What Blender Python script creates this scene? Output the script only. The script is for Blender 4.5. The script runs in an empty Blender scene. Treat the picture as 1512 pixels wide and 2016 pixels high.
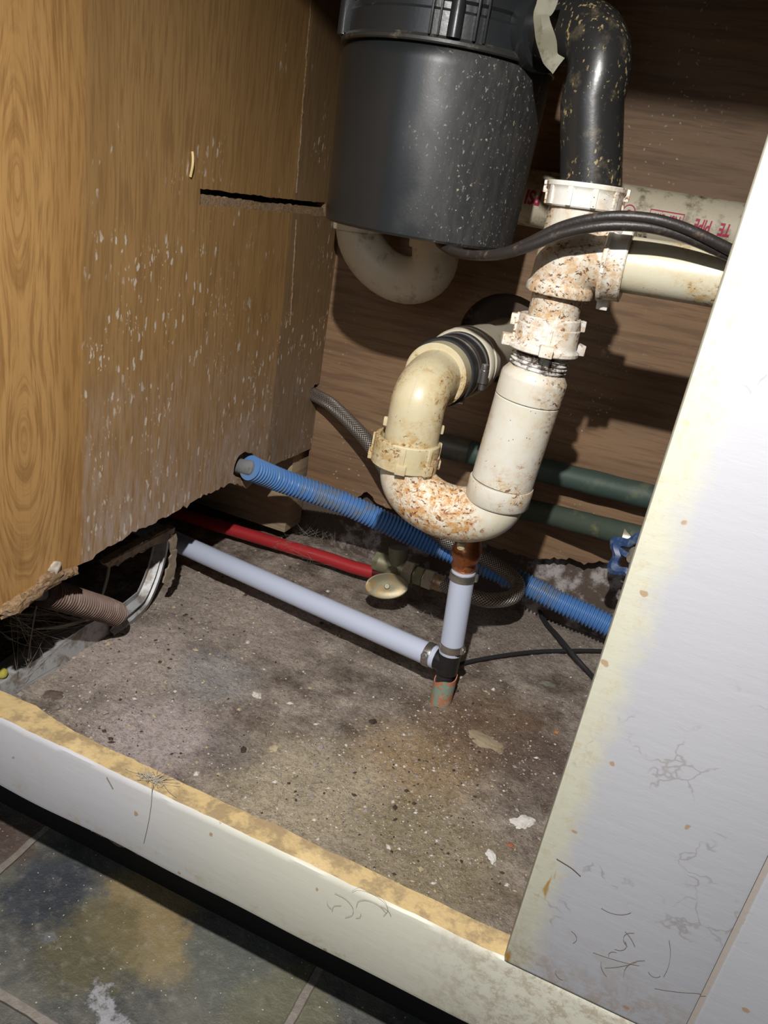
import bpy, bmesh, math, random
from mathutils import Vector, Matrix, noise
from mathutils.geometry import tessellate_polygon
R_ = random.Random(7)
PI = math.pi
C = bpy.context.scene.collection

# ------------------------------------------------------------------ camera, light, exposure
CAM_H = 0.475                                   # camera height above the slab inside the cabinet
ROT = ((0.91212606, 0.28573091, -0.29391138),
       (0.3785537, -0.3121314, 0.87136163),
       (0.15723598, -0.90605289, -0.39286768))
FPX = 1514.14
cam_d = bpy.data.cameras.new('camera')
cam = bpy.data.objects.new('camera', cam_d)
C.objects.link(cam)
bpy.context.scene.camera = cam
cam_d.sensor_fit = 'VERTICAL'
cam_d.sensor_height = 36.0
cam_d.lens = 36.0 * FPX / 2016
cam_d.clip_start = 0.01
m = Matrix.Identity(4)
for r in range(3):
    m[r][0] = ROT[r][0]
    m[r][1] = -ROT[r][1]
    m[r][2] = -ROT[r][2]
m[2][3] = CAM_H
cam.matrix_world = m

w = bpy.data.worlds.new('world')
bpy.context.scene.world = w
w.use_nodes = True
w.node_tree.nodes['Background'].inputs[0].default_value = (0.75, 0.85, 1.0, 1)
w.node_tree.nodes['Background'].inputs[1].default_value = 0.05

ld = bpy.data.lights.new('torch', 'SPOT')       # the hand torch that lights the cabinet
ld.energy = 35.0
ld.color = (1.0, 0.97, 0.93)
ld.shadow_soft_size = 0.007
ld.spot_size = math.radians(112)
ld.spot_blend = 1.0
lo = bpy.data.objects.new('torch', ld)
C.objects.link(lo)
lo.location = (-0.055, -0.02, CAM_H + 0.30)
tgt = Vector((-0.14, 0.48, 0.06))
lo.rotation_euler = (tgt - lo.location).to_track_quat('-Z', 'Y').to_euler()

wd = bpy.data.lights.new('room_window', 'AREA')   # daylight of the kitchen behind and left of the viewer
wd.energy = 3.2
wd.color = (0.86, 0.93, 1.0)
wd.shape = 'RECTANGLE'
wd.size = 0.5
wd.size_y = 0.9
wo = bpy.data.objects.new('room_window', wd)
C.objects.link(wo)
wo.location = (-0.50, -0.95, CAM_H + 0.55)
wo.rotation_euler = (Vector((-0.24, 0.67, CAM_H)) - wo.location).to_track_quat('-Z', 'Y').to_euler()

vs = bpy.context.scene.view_settings
vs.view_transform = 'Standard'
vs.look = 'None'
vs.gamma = 1.0
vs.use_curve_mapping = False
vs.exposure = 0.0


def P(u, v, x=None, y=None, z=None):
    """the point on pixel (u, v) of the photograph that lies at a given depth y (or on the plane x or z), camera height included"""
    d = [ROT[r][0] * (u - 756) + ROT[r][1] * (v - 1008) + ROT[r][2] * FPX for r in range(3)]
    if y is not None:
        k = y / d[1]
    elif x is not None:
        k = x / d[0]
    else:
        k = (z - CAM_H) / d[2]
    return Vector((d[0] * k, d[1] * k, d[2] * k + CAM_H))


LEFT = -0.4078      # inner face of the left side panel
BACK = 0.87         # face of the back panel
FRONT = 0.31        # face frame
ZS = CAM_H - 0.3715  # top of the bottom rail
ZB = CAM_H - 0.4325  # its underside
ZT = CAM_H - 0.54   # slate tiles outside


# ------------------------------------------------------------------ node helper
class NT:
    def __init__(s, name, rough=0.6, metal=0.0, spec=0.5):
        s.m = bpy.data.materials.new(name)
        s.m.use_nodes = True
        s.t = s.m.node_tree
        s.b = s.t.nodes['Principled BSDF']
        s.b.inputs['Roughness'].default_value = rough
        s.b.inputs['Metallic'].default_value = metal
        s.b.inputs['Specular IOR Level'].default_value = spec

    def link(s, a, b):
        s.t.links.new(a, b)

    def setin(s, sock, v):
        if hasattr(v, 'is_linked') or hasattr(v, 'links'):
            s.link(v, sock)
        elif isinstance(v, (tuple, list)) and len(v) == 3 and sock.type == 'RGBA':
            sock.default_value = (*v, 1)
        else:
            sock.default_value = v

    def co(s, kind='Object'):
        n = s.t.nodes.new('ShaderNodeTexCoord')
        return n.outputs[kind]

    def map(s, v, scale=(1, 1, 1), loc=(0, 0, 0), rot=(0, 0, 0)):
        n = s.t.nodes.new('ShaderNodeMapping')
        s.link(v, n.inputs[0])
        n.inputs['Scale'].default_value = scale
        n.inputs['Location'].default_value = loc
        n.inputs['Rotation'].default_value = rot
        return n.outputs[0]

    def noise(s, v, scale=5.0, detail=4.0, rough=0.55, dist=0.0, color=False):
        n = s.t.nodes.new('ShaderNodeTexNoise')
        s.link(v, n.inputs['Vector'])
        n.inputs['Scale'].default_value = scale
        n.inputs['Detail'].default_value = detail
        n.inputs['Roughness'].default_value = rough
        n.inputs['Distortion'].default_value = dist
        return n.outputs['Color' if color else 'Fac']

    def vor(s, v, scale=5.0, feature='F1', out='Distance', rnd=1.0):
        n = s.t.nodes.new('ShaderNodeTexVoronoi')
        n.feature = feature
        s.link(v, n.inputs['Vector'])
        n.inputs['Scale'].default_value = scale
        n.inputs['Randomness'].default_value = rnd
        return n.outputs[out]

    def math(s, op, a, b=None, c=None, clamp=False):
        n = s.t.nodes.new('ShaderNodeMath')
        n.operation = op
        n.use_clamp = clamp
        s.setin(n.inputs[0], a)
        if b is not None:
            s.setin(n.inputs[1], b)
        if c is not None:
            s.setin(n.inputs[2], c)
        return n.outputs[0]

    def step(s, v, lo, hi, a=0.0, b=1.0):
        n = s.t.nodes.new('ShaderNodeMapRange')
        n.interpolation_type = 'SMOOTHSTEP'
        s.setin(n.inputs['Value'], v)
        n.inputs['From Min'].default_value = lo
        n.inputs['From Max'].default_value = hi
        n.inputs['To Min'].default_value = a
        n.inputs['To Max'].default_value = b
        return n.outputs['Result']

    def mix(s, f, a, b, mode='MIX'):
        n = s.t.nodes.new('ShaderNodeMix')
        n.data_type = 'RGBA'
        n.blend_type = mode
        s.setin(n.inputs[0], f)
        s.setin(n.inputs[6], a)
        s.setin(n.inputs[7], b)
        return n.outputs[2]

    def sep(s, v):
        n = s.t.nodes.new('ShaderNodeSeparateXYZ')
        s.link(v, n.inputs[0])
        return n.outputs

    def comb(s, x, y, z):
        n = s.t.nodes.new('ShaderNodeCombineXYZ')
        for i, q in enumerate((x, y, z)):
            s.setin(n.inputs[i], q)
        return n.outputs[0]

    def vdist(s, v, p):
        n = s.t.nodes.new('ShaderNodeVectorMath')
        n.operation = 'DISTANCE'
        s.link(v, n.inputs[0])
        n.inputs[1].default_value = p
        return n.outputs['Value']

    def vadd(s, a, b, k=1.0):
        n = s.t.nodes.new('ShaderNodeVectorMath')
        n.operation = 'MULTIPLY_ADD'
        s.link(b, n.inputs[0])
        n.inputs[1].default_value = (k, k, k)
        s.link(a, n.inputs[2])
        return n.outputs[0]

    def bump(s, h, strength=0.3, dist=0.001):
        n = s.t.nodes.new('ShaderNodeBump')
        n.inputs['Strength'].default_value = strength
        n.inputs['Distance'].default_value = dist
        s.link(h, n.inputs['Height'])
        s.link(n.outputs[0], s.b.inputs['Normal'])

    def base(s, c):
        s.setin(s.b.inputs['Base Color'], c)

    def rough(s, c):
        s.setin(s.b.inputs['Roughness'], c)


def mat_dirty(name, base, dirt=None, amt=0.5, scale=30, rough=0.5, metal=0.0, specks=None, sp_amt=0.5, sp_scale=220, bump=0.15, spec=0.5):
    n = NT(name, rough, metal, spec)
    v = n.co()
    c = n.mix(n.noise(v, scale * 0.6, 3), tuple(q * 0.88 for q in base), tuple(min(1, q * 1.08) for q in base))
    if dirt:
        f = n.step(n.noise(v, scale, 8, 0.68), 0.62 - 0.25 * amt, 0.80 - 0.25 * amt)
        c = n.mix(f, c, dirt)
    if specks:
        d = n.noise(n.map(v, (1, 1, 0.6)), sp_scale, 4, 0.6)
        sel = n.step(n.noise(v, 32, 4), 0.60 - 0.2 * sp_amt, 0.70 - 0.2 * sp_amt)
        f = n.math('MULTIPLY', n.step(d, 0.585, 0.64), sel)
        c = n.mix(f, c, specks)
    n.base(c)
    n.bump(n.noise(v, 350, 5), bump, 0.0006)
    return n.m


def mat_pvc(name, base, ochre, brown, amt, center=None, rad=0.05):
    """old pvc: creamy plastic with ochre film, brown flecks and small dark spots"""
    n = NT(name, 0.33, 0, 0.5)
    v = n.co()
    wv = n.vadd(v, n.noise(v, 60, 3, color=True), 0.012)
    big = n.noise(v, 14, 4, 0.6)
    if center:
        big = n.math('ADD', big, n.step(n.vdist(wv, center), rad * 0.3, rad * 1.4, 0.30, -0.03))
    c = n.mix(n.step(n.noise(v, 40, 6, 0.7), 0.4, 0.75), base, tuple(b * k for b, k in zip(base, (0.95, 0.9, 0.78))))
    f1 = n.math('MULTIPLY', n.step(n.noise(wv, 150, 10, 0.8), 0.42, 0.60), n.step(big, 0.56 - 0.18 * amt, 0.74 - 0.18 * amt))
    c = n.mix(f1, c, ochre)
    fl = n.noise(n.map(wv, (1, 1, 1.6)), 230, 6, 0.7)
    f2 = n.math('MULTIPLY', n.step(fl, 0.545, 0.60), n.step(big, 0.60 - 0.17 * amt, 0.70 - 0.17 * amt))
    c = n.mix(f2, c, brown)
    d = n.vor(v, 260)
    f3 = n.math('MULTIPLY', n.step(d, 0.09, 0.15, 0.85, 0), n.step(n.noise(v, 50, 3), 0.50, 0.60))
    c = n.mix(f3, c, (0.09, 0.05, 0.03))
    n.base(c)
    n.rough(n.math('ADD', n.math('MULTIPLY', f1, 0.4), 0.3, clamp=True))
    n.bump(n.noise(wv, 260, 6, 0.7), 0.25, 0.0006)
    return n.m


def mat_wood(name, light, dark, axis='z', freq=420, fibre=420, yc=0.41, dust=0.0, grey=0.0, seam=None, rough=0.5, cath=True):
    """oak laminate: rings of a trunk cut lengthwise; axis = grain direction"""
    n = NT(name, rough, 0, 0.35)
    v = n.co()
    s = n.sep(v)
    if axis == 'z':
        u, l = s[1], s[2]
    else:
        u, l = s[2], s[0]
    u0 = n.math('SUBTRACT', u, yc)
    lv = n.comb(n.math('MULTIPLY', u, 5.0), n.math('MULTIPLY', l, 1.2), 0.0)
    wob = n.math('MULTIPLY', n.math('SUBTRACT', n.noise(lv, 3.0, 3, 0.5), 0.5), 0.024)
    dep = n.math('MULTIPLY', n.math('SUBTRACT', n.noise(n.comb(0.3, l, 0.0), 2.5, 1.0), 0.5), 0.30)
    dd = n.math('POWER', n.math('ABSOLUTE', dep), 2.0)
    r = n.math('SQRT', n.math('ADD', n.math('MULTIPLY', u0, u0), dd if cath else 0.0))
    r = n.math('ADD', r, wob)
    band = n.step(n.noise(n.comb(r, n.math('MULTIPLY', l, 0.06), 0.0), freq, 3, 0.62), 0.44, 0.64)
    fv = n.comb(n.math('MULTIPLY', u, 1.0), n.math('MULTIPLY', l, 0.035), 0.0)
    fib = n.noise(fv, fibre, 5, 0.7)
    wide = n.noise(fv, 26, 3, 0.6)
    c = n.mix(n.math('MULTIPLY', band, 0.55), light, dark)
    c = n.mix(n.step(fib, 0.50, 0.72, 0, 0.55), c, dark)
    c = n.mix(n.step(wide, 0.35, 0.75, 0, 0.55), c, tuple(q * k for q, k in zip(dark, (1.25, 1.3, 1.25))))
    if grey:
        c = n.mix(n.step(n.noise(v, 9, 4), 0.35, 0.7, grey * 0.4, grey), c, (0.23, 0.19, 0.15))
    if seam:
        # the front strip of the panel keeps its varnish; the rest is dull and dusty
        ed = n.math('ADD', u, n.math('MULTIPLY', n.noise(v, 60, 4), 0.006))
        dull = n.step(ed, seam[0], seam[0] + 0.008)
        low = n.step(n.math('ADD', n.math('MULTIPLY', n.noise(v, 12, 4), 0.16), l), 0.42, 0.20)
        c = n.mix(n.math('MULTIPLY', dull, 0.38), c, (0.19, 0.13, 0.065))
        c = n.mix(n.math('MULTIPLY', n.math('MULTIPLY', dull, low), n.step(n.noise(n.comb(u, n.math('MULTIPLY', l, 0.16), 0.0), 170, 6, 0.72), 0.38, 0.64, 0.15, 0.9)), c, (0.43, 0.34, 0.29))
        dk = n.step(u, seam[1] - 0.0006, seam[1] + 0.0006)
        c = n.mix(n.math('MULTIPLY', dk, 0.42), c, (0.085, 0.075, 0.06))
        # powdery drips
        dv = n.comb(n.math('MULTIPLY', u, 1.0), n.math('MULTIPLY', l, 0.33), 0.0)
        dr = n.vor(n.vadd(dv, n.noise(v, 110, 3, color=True), 0.006), 150)
        gate = n.step(n.math('ADD', n.noise(v, 16, 4), n.math('MULTIPLY', n.math('SUBTRACT', 0.45, l), 0.5)), 0.52, 0.64)
        gate = n.math('MULTIPLY', gate, dull)
        c = n.mix(n.math('MULTIPLY', n.step(dr, 0.15, 0.26, 0.8, 0), gate), c, (0.62, 0.58, 0.52))
        dr2 = n.vor(n.vadd(dv, n.noise(v, 220, 3, color=True), 0.004), 340)
        c = n.mix(n.math('MULTIPLY', n.step(dr2, 0.16, 0.28, 0.75, 0), n.math('MULTIPLY', gate, n.step(n.noise(v, 35, 3), 0.5, 0.58))), c, (0.66, 0.60, 0.50))
    if dust:
        d2 = n.vor(n.vadd(v, n.noise(v, 90, 2, color=True), 0.01), 150)
        c = n.mix(n.math('MULTIPLY', n.step(d2, 0.10, 0.2, dust, 0), n.step(n.noise(v, 11, 5), 0.48, 0.66)), c, (0.50, 0.46, 0.40))
    n.base(c)
    n.bump(n.math('ADD', fib, n.math('MULTIPLY', band, -0.5)), 0.18, 0.0005)
    return n.m


def mat_core(name='particleboard'):
    n = NT(name, 0.9)
    v = n.co()
    c = n.mix(n.step(n.noise(v, 260, 6, 0.8), 0.35, 0.7), (0.20, 0.12, 0.06), (0.50, 0.33, 0.18))
    c = n.mix(n.step(n.noise(v, 60, 3), 0.5, 0.7), c, (0.30, 0.22, 0.15))
    n.base(c)
    n.bump(n.noise(v, 400, 5, 0.8), 0.9, 0.002)
    return n.m


def patches(n, v, c, items, warp=0.05, inner=0.35):
    wv = n.vadd(v, n.noise(v, 16, 8, 0.72, color=True), warp)
    for (p, r, col, k) in items:
        q = (p[0] + warp * 0.5, p[1] + warp * 0.5, p[2] + warp * 0.5)
        f = n.step(n.vdist(wv, q), r * inner, r, k, 0)
        c = n.mix(f, c, col)
    return c


def floor_patch(u, v, rpx, col, k):
    a = P(u, v, z=0)
    return ((a.x, a.y, 0.0), rpx, col, k)


def mat_slab():
    n = NT('slab_dirt', 0.85, 0, 0.25)
    v = n.co()
    g = n.noise(v, 26, 8, 0.7)
    c = n.mix(n.step(g, 0.3, 0.72), (0.14, 0.112, 0.092), (0.50, 0.44, 0.39))
    c = patches(n, v, c, [
        floor_patch(300, 1440, 0.075, (0.60, 0.53, 0.54), 0.8),
        floor_patch(250, 1290, 0.085, (0.58, 0.50, 0.47), 0.75),
        floor_patch(450, 1180, 0.11, (0.52, 0.45, 0.40), 0.65),
        floor_patch(420, 1330, 0.06, (0.42, 0.42, 0.44), 0.6),
        floor_patch(820, 1500, 0.085, (0.50, 0.35, 0.18), 0.6),
        floor_patch(960, 1430, 0.10, (0.20, 0.125, 0.075), 0.75),
        floor_patch(600, 1560, 0.10, (0.60, 0.53, 0.38), 0.65),
        floor_patch(840, 1680, 0.09, (0.36, 0.31, 0.20), 0.75),
        floor_patch(1080, 1500, 0.07, (0.14, 0.105, 0.095), 0.6),
        floor_patch(1030, 1240, 0.10, (0.30, 0.26, 0.23), 0.75),
        floor_patch(560, 1250, 0.05, (0.42, 0.36, 0.33), 0.6),
        floor_patch(450, 1470, 0.04, (0.20, 0.18, 0.18), 0.6),
    ])
    c = n.mix(1.0, c, (1.85, 1.78, 1.72), 'MULTIPLY')
    fine = n.noise(v, 260, 6, 0.8)
    c = n.mix(n.step(fine, 0.46, 0.62, 0.0, 0.8), c, n.mix(0.55, c, (0.05, 0.035, 0.03)))
    mid = n.noise(v, 90, 6, 0.75)
    c = n.mix(n.step(mid, 0.50, 0.66, 0.0, 0.7), c, n.mix(0.5, c, (0.62, 0.55, 0.45)))
    sp = n.vor(n.vadd(v, n.noise(v, 120, 2, color=True), 0.006), 330)
    gate = n.step(n.noise(v, 22, 5), 0.48, 0.62)
    c = n.mix(n.math('MULTIPLY', n.step(sp, 0.15, 0.25, 0.9, 0), gate), c, (0.66, 0.58, 0.42))
    n.base(c)
    h = n.math('ADD', n.math('MULTIPLY', n.noise(v, 70, 8, 0.75), 1.0), n.math('MULTIPLY', fine, 0.5))
    n.bump(h, 1.0, 0.009)
    n.rough(n.step(n.noise(v, 20, 3), 0.4, 0.6, 0.55, 0.9))
    return n.m


def mat_slate():
    n = NT('slate_tiles', 0.45, 0, 0.5)
    v = n.co()
    s = n.sep(v)
    c = n.mix(n.step(n.noise(v, 14, 7, 0.65), 0.35, 0.65), (0.042, 0.044, 0.047), (0.13, 0.125, 0.105))

    def tp(u, vv, r, col, k):
        a = P(u, vv, z=ZT)
        return ((a.x, a.y, ZT), r, col, k)
    c = patches(n, v, c, [
        tp(300, 1800, 0.055, (0.28, 0.205, 0.095), 0.8),
        tp(180, 1860, 0.05, (0.115, 0.10, 0.05), 0.75),
        tp(330, 1880, 0.035, (0.24, 0.19, 0.10), 0.6),
        tp(100, 1740, 0.04, (0.04, 0.045, 0.055), 0.9),
        tp(470, 1900, 0.045, (0.115, 0.122, 0.105), 0.75),
        tp(560, 2000, 0.05, (0.15, 0.14, 0.08), 0.6),
        tp(190, 1995, 0.016, (0.45, 0.45, 0.48), 0.6),
        tp(70, 1845, 0.010, (0.16, 0.17, 0.19), 0.6),
        tp(10, 1640, 0.04, (0.10, 0.06, 0.05), 0.7),
    ], 0.10, 0.60)
    c = n.mix(n.step(n.noise(v, 120, 6, 0.75), 0.5, 0.75, 0, 0.6), c, n.mix(0.35, c, (0.5, 0.47, 0.4)))
    sp = n.vor(n.vadd(v, n.noise(v, 120, 2, color=True), 0.006), 160)
    c = n.mix(n.step(sp, 0.05, 0.10, 0.9, 0), c, (0.6, 0.55, 0.42))
    T = 0.258
    wob = n.math('MULTIPLY', n.math('SUBTRACT', n.noise(v, 40, 3), 0.5), 0.003)
    fx = n.math('ABSOLUTE', n.math('SUBTRACT', n.math('FRACT', n.math('DIVIDE', n.math('ADD', n.math('SUBTRACT', s[0], -0.373 - T / 2), wob), T)), 0.5))
    fy = n.math('ABSOLUTE', n.math('SUBTRACT', n.math('FRACT', n.math('DIVIDE', n.math('ADD', n.math('SUBTRACT', s[1], 0.253 - T / 2), wob), T)), 0.5))
    gm = n.step(n.math('MINIMUM', fx, fy), 0.010, 0.015, 1, 0)
    c = n.mix(gm, c, n.mix(n.noise(v, 150, 4), (0.15, 0.13, 0.11), (0.30, 0.265, 0.23)))
    n.base(c)
    n.bump(n.math('ADD', n.noise(v, 45, 8, 0.7), n.math('MULTIPLY', gm, -0.8)), 0.7, 0.004)
    n.rough(n.step(n.noise(v, 30, 4), 0.35, 0.65, 0.28, 0.65))
    return n.m


def mat_paint(name, cracks=True, edge_x=None, low_z=None, base=(0.43, 0.43, 0.46)):
    n = NT(name, 0.5, 0, 0.35)
    v = n.co()
    s = n.sep(v)
    c = n.mix(n.noise(v, 9, 3), tuple(q * 0.94 for q in base), base)
    wv = n.vadd(v, n.noise(v, 45, 5, 0.7, color=True), 0.02)
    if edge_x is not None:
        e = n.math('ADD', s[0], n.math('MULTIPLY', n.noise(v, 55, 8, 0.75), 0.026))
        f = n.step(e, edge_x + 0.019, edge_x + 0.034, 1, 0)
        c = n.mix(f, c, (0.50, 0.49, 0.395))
        f2 = n.math('MULTIPLY', f, n.step(n.noise(wv, 170, 8, 0.8), 0.50, 0.66, 0, 0.6))
        c = n.mix(f2, c, (0.45, 0.36, 0.20))
        zz = n.math('MULTIPLY', f, n.math('MULTIPLY', n.step(n.noise(n.comb(s[0], s[1], n.math('MULTIPLY', s[2], 0.22)), 110, 3, 0.6), 0.60, 0.68), n.step(s[2], 0.17, 0.22, 1, 0)))
        c = n.mix(zz, c, (0.36, 0.20, 0.045))
        lowg = n.step(n.math('ADD', s[2], n.math('MULTIPLY', n.noise(v, 40, 5), 0.05)), ZS + 0.02, ZS + 0.07, 0.75, 0)
        c = n.mix(n.math('MULTIPLY', lowg, n.step(n.noise(wv, 130, 7, 0.75), 0.42, 0.62)), c, (0.33, 0.26, 0.20))
    if low_z is not None:
        f = n.step(s[0], -0.28, -0.12)
        c = n.mix(f, c, (0.55, 0.535, 0.45))
        gr = n.math('MULTIPLY', n.step(n.noise(wv, 60, 7, 0.75), 0.50, 0.70, 0, 0.75), n.step(n.math('ADD', s[2], n.math('MULTIPLY', n.noise(v, 30, 4), 0.03)), low_z + 0.022, low_z + 0.032, 1, 0.15))
        c = n.mix(gr, c, (0.42, 0.34, 0.18))
        rt = n.step(s[0], -0.06, 0.02)
        c = n.mix(n.math('MULTIPLY', rt, n.step(n.noise(wv, 110, 7, 0.75), 0.44, 0.62, 0, 0.8)), c, (0.33, 0.27, 0.20))
    if cracks:
        e = n.vor(n.vadd(v, n.noise(v, 60, 3, color=True), 0.03), 34, 'DISTANCE_TO_EDGE')
        f = n.math('MULTIPLY', n.step(e, 0.0, 0.035, 1, 0), n.step(n.noise(v, 28, 4), 0.56, 0.66, 0, 0.55))
        c = n.mix(f, c, (0.25, 0.22, 0.20))
    d = n.vor(n.vadd(v, n.noise(v, 130, 2, color=True), 0.005), 40)
    c = n.mix(n.step(d, 0.05, 0.075, 0.9, 0), c, (0.36, 0.24, 0.14))
    n.base(c)
    n.bump(n.noise(n.map(v, (0.25, 1, 1)), 120, 5, 0.65), 0.16, 0.001)
    return n.m


def mat_braid(name):
    n = NT(name, 0.38, 0.75, 0.5)
    s = n.sep(n.co('UV'))
    a = n.math('MULTIPLY', s[0], 1900.0)
    b = n.math('MULTIPLY', s[1], 2 * PI * 14)
    w1 = n.math('SINE', n.math('ADD', a, b))
    w2 = n.math('SINE', n.math('SUBTRACT', a, b))
    h = n.math('MAXIMUM', w1, w2)
    c = n.mix(n.step(h, 0.1, 0.95), (0.12, 0.11, 0.10), (0.50, 0.46, 0.41))
    n.base(c)
    n.bump(h, 0.8, 0.0008)
    return n.m


def mat_drywall():
    n = NT('drywall_paper', 0.9)
    v = n.co()
    c = n.mix(n.step(n.noise(v, 24, 7, 0.7), 0.50, 0.64), (0.11, 0.08, 0.06), (0.46, 0.42, 0.41))  # brown mottling, spread wider to paint in the shade of trap and pipes
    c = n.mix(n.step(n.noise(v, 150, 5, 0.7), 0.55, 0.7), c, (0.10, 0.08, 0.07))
    n.base(c)
    n.bump(n.noise(v, 120, 6), 0.5, 0.002)
    return n.m


def mat_copper_verd():
    n = NT('copper_verdigris', 0.55, 0.15)
    v = n.co()
    c = n.mix(n.step(n.noise(v, 85, 3, 0.6), 0.46, 0.52), (0.27, 0.36, 0.29), (0.52, 0.22, 0.12))
    c = n.mix(n.step(n.noise(v, 150, 5, 0.7), 0.5, 0.7, 0, 0.7), c, (0.46, 0.42, 0.36))
    n.base(c)
    n.bump(n.noise(v, 300, 5), 0.4, 0.001)
    return n.m


OAK = mat_wood('oak_laminate', (0.47, 0.27, 0.10), (0.20, 0.095, 0.028), 'z', 330, 560, yc=0.395, seam=(0.452, 0.7527))
BACKWOOD = mat_wood('back_panel_laminate', (0.29, 0.172, 0.090), (0.105, 0.054, 0.027), 'x', 150, 420, yc=0.0, dust=0.8, grey=0.22, rough=0.6, cath=False)
CORE = mat_core()
SLAB = mat_slab()
SLATE = mat_slate()
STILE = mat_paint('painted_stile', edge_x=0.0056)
RAILP = mat_paint('painted_rail', low_z=ZB, cracks=False, base=(0.50, 0.49, 0.51))
PANELP = mat_paint('painted_next_panel')
BAREWOOD = mat_dirty('bare_wood', (0.50, 0.37, 0.18), (0.30, 0.22, 0.12), 0.8, 75, 0.6, bump=0.9)
CAULK = mat_dirty('caulk_line', (0.34, 0.30, 0.27), None, rough=0.7)
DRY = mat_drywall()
BLK = mat_dirty('black_enamel', (0.022, 0.024, 0.026), None, rough=0.33, specks=(0.30, 0.28, 0.22), sp_amt=0.0, sp_scale=260, scale=8)


def mat_can():
    n = NT('black_can_enamel', 0.36, 0.0, 0.55)
    v = n.co()
    s = n.sep(v)
    side = n.step(n.math('ADD', n.math('ADD', s[0], n.math('MULTIPLY', s[2], 0.10)), n.math('MULTIPLY', n.math('SUBTRACT', n.noise(v, 22, 5), 0.5), 0.07)), 0.008, 0.060)
    c = n.mix(n.noise(v, 20, 5), (0.010, 0.012, 0.013), (0.020, 0.022, 0.024))
    c = n.mix(n.math('MULTIPLY', side, n.step(n.noise(n.map(v, (1, 1, 0.25)), 90, 8, 0.8), 0.38, 0.68, 0.05, 0.8)), c, (0.060, 0.054, 0.050))
    fl = n.noise(n.map(v, (1, 1, 0.7)), 420, 4, 0.65)
    f = n.math('MULTIPLY', n.step(fl, 0.61, 0.67, 0, 0.8), side)
    c = n.mix(f, c, (0.30, 0.29, 0.26))
    d = n.vor(n.vadd(v, n.noise(v, 200, 3, color=True), 0.008), 120)
    f = n.math('MULTIPLY', n.step(d, 0.05, 0.12, 0.9, 0), side)
    c = n.mix(f, c, (0.45, 0.36, 0.22))
    n.base(c)
    n.rough(n.math('ADD', 0.30, n.math('MULTIPLY', side, 0.35)))
    n.bump(n.noise(v, 500, 4), 0.10, 0.0004)
    return n.m


CAN = mat_can()
TUBEBLK = mat_dirty('black_drain_plastic', (0.020, 0.020, 0.020), (0.09, 0.075, 0.05), 0.35, 60, 0.30, specks=(0.33, 0.25, 0.12), sp_amt=0.9, sp_scale=330, bump=0.1)
RUBBER = mat_dirty('black_rubber', (0.025, 0.025, 0.028), (0.10, 0.09, 0.08), 0.2, 40, 0.5)
CORD = mat_dirty('cord_sheath', (0.028, 0.023, 0.021), (0.16, 0.11, 0.08), 0.3, 70, 0.42, bump=0.5)
PVC = mat_pvc('old_pvc', (0.68, 0.65, 0.56), (0.52, 0.33, 0.15), (0.22, 0.09, 0.03), 0.8)
PVC_TEE = mat_pvc('stained_pvc_tee', (0.66, 0.63, 0.55), (0.52, 0.33, 0.17), (0.16, 0.075, 0.03), 1.15)
PVC_Y = mat_pvc('yellowed_pvc', (0.62, 0.55, 0.37), (0.46, 0.29, 0.10), (0.22, 0.10, 0.03), 0.78)
PVC_SLEEVE = mat_pvc('white_pvc_sleeve', (0.70, 0.675, 0.60), (0.54, 0.35, 0.16), (0.20, 0.09, 0.04), 0.72)
PVC_DULL = mat_dirty('dull_pvc', (0.66, 0.60, 0.47), (0.25, 0.21, 0.15), 0.35, 40, 0.45)
PVC_GREY = mat_dirty('dusty_pvc_pipe', (0.62, 0.56, 0.42), (0.24, 0.20, 0.13), 0.5, 60, 0.55, specks=(0.08, 0.06, 0.04), sp_amt=0.3)
WHITE_NUT = mat_pvc('white_nut_plastic', (0.78, 0.77, 0.73), (0.56, 0.36, 0.18), (0.18, 0.09, 0.04), 0.85)
PEXW = NT('white_tube', 0.32, 0, 0.5)
PEXW.base((0.55, 0.60, 0.74))
PEXW.b.inputs['Subsurface Weight'].default_value = 0.3
PEXW.b.inputs['Subsurface Radius'].default_value = (0.01, 0.01, 0.012)
PEXW.b.inputs['Subsurface Scale'].default_value = 0.5
PEXW = PEXW.m
PEXR = mat_dirty('red_tube', (0.42, 0.025, 0.030), (0.26, 0.15, 0.11), 0.15, 50, 0.4)
BLUE = mat_dirty('blue_corrugated_plastic', (0.10, 0.25, 0.56), (0.20, 0.22, 0.24), 0.55, 30, 0.38)
GREEN = mat_dirty('green_rubber_hose', (0.045, 0.075, 0.062), (0.10, 0.12, 0.08), 0.35, 30, 0.6)
BRAID = mat_braid('braided_steel')
BRASS = mat_dirty('tarnished_brass', (0.30, 0.28, 0.18), (0.20, 0.22, 0.15), 0.5, 90, 0.45, metal=0.55)
BRASS_L = mat_dirty('worn_nickel', (0.46, 0.42, 0.33), (0.34, 0.26, 0.14), 0.45, 110, 0.42, metal=0.45)
COPPER = mat_dirty('copper', (0.62, 0.25, 0.11), (0.25, 0.10, 0.05), 0.4, 90, 0.35, metal=0.85)
STEEL = mat_dirty('steel_band', (0.48, 0.46, 0.44), (0.25, 0.21, 0.16), 0.2, 90, 0.3, metal=0.9)
GALV = mat_dirty('galvanized_sheet', (0.46, 0.47, 0.48), (0.24, 0.21, 0.18), 0.7, 60, 0.5, metal=0.25)
RUST = mat_dirty('rusty_conduit', (0.19, 0.125, 0.10), (0.30, 0.22, 0.18), 0.5, 60, 0.6, metal=0.2)
VERD = mat_copper_verd()
BLUEP = mat_dirty('blue_handle_paint', (0.030, 0.070, 0.19), (0.15, 0.18, 0.22), 0.6, 150, 0.4)
RED_INK = NT('red_ink', 0.6)
RED_INK.base((0.42, 0.02, 0.075))
RED_INK = RED_INK.m
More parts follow.
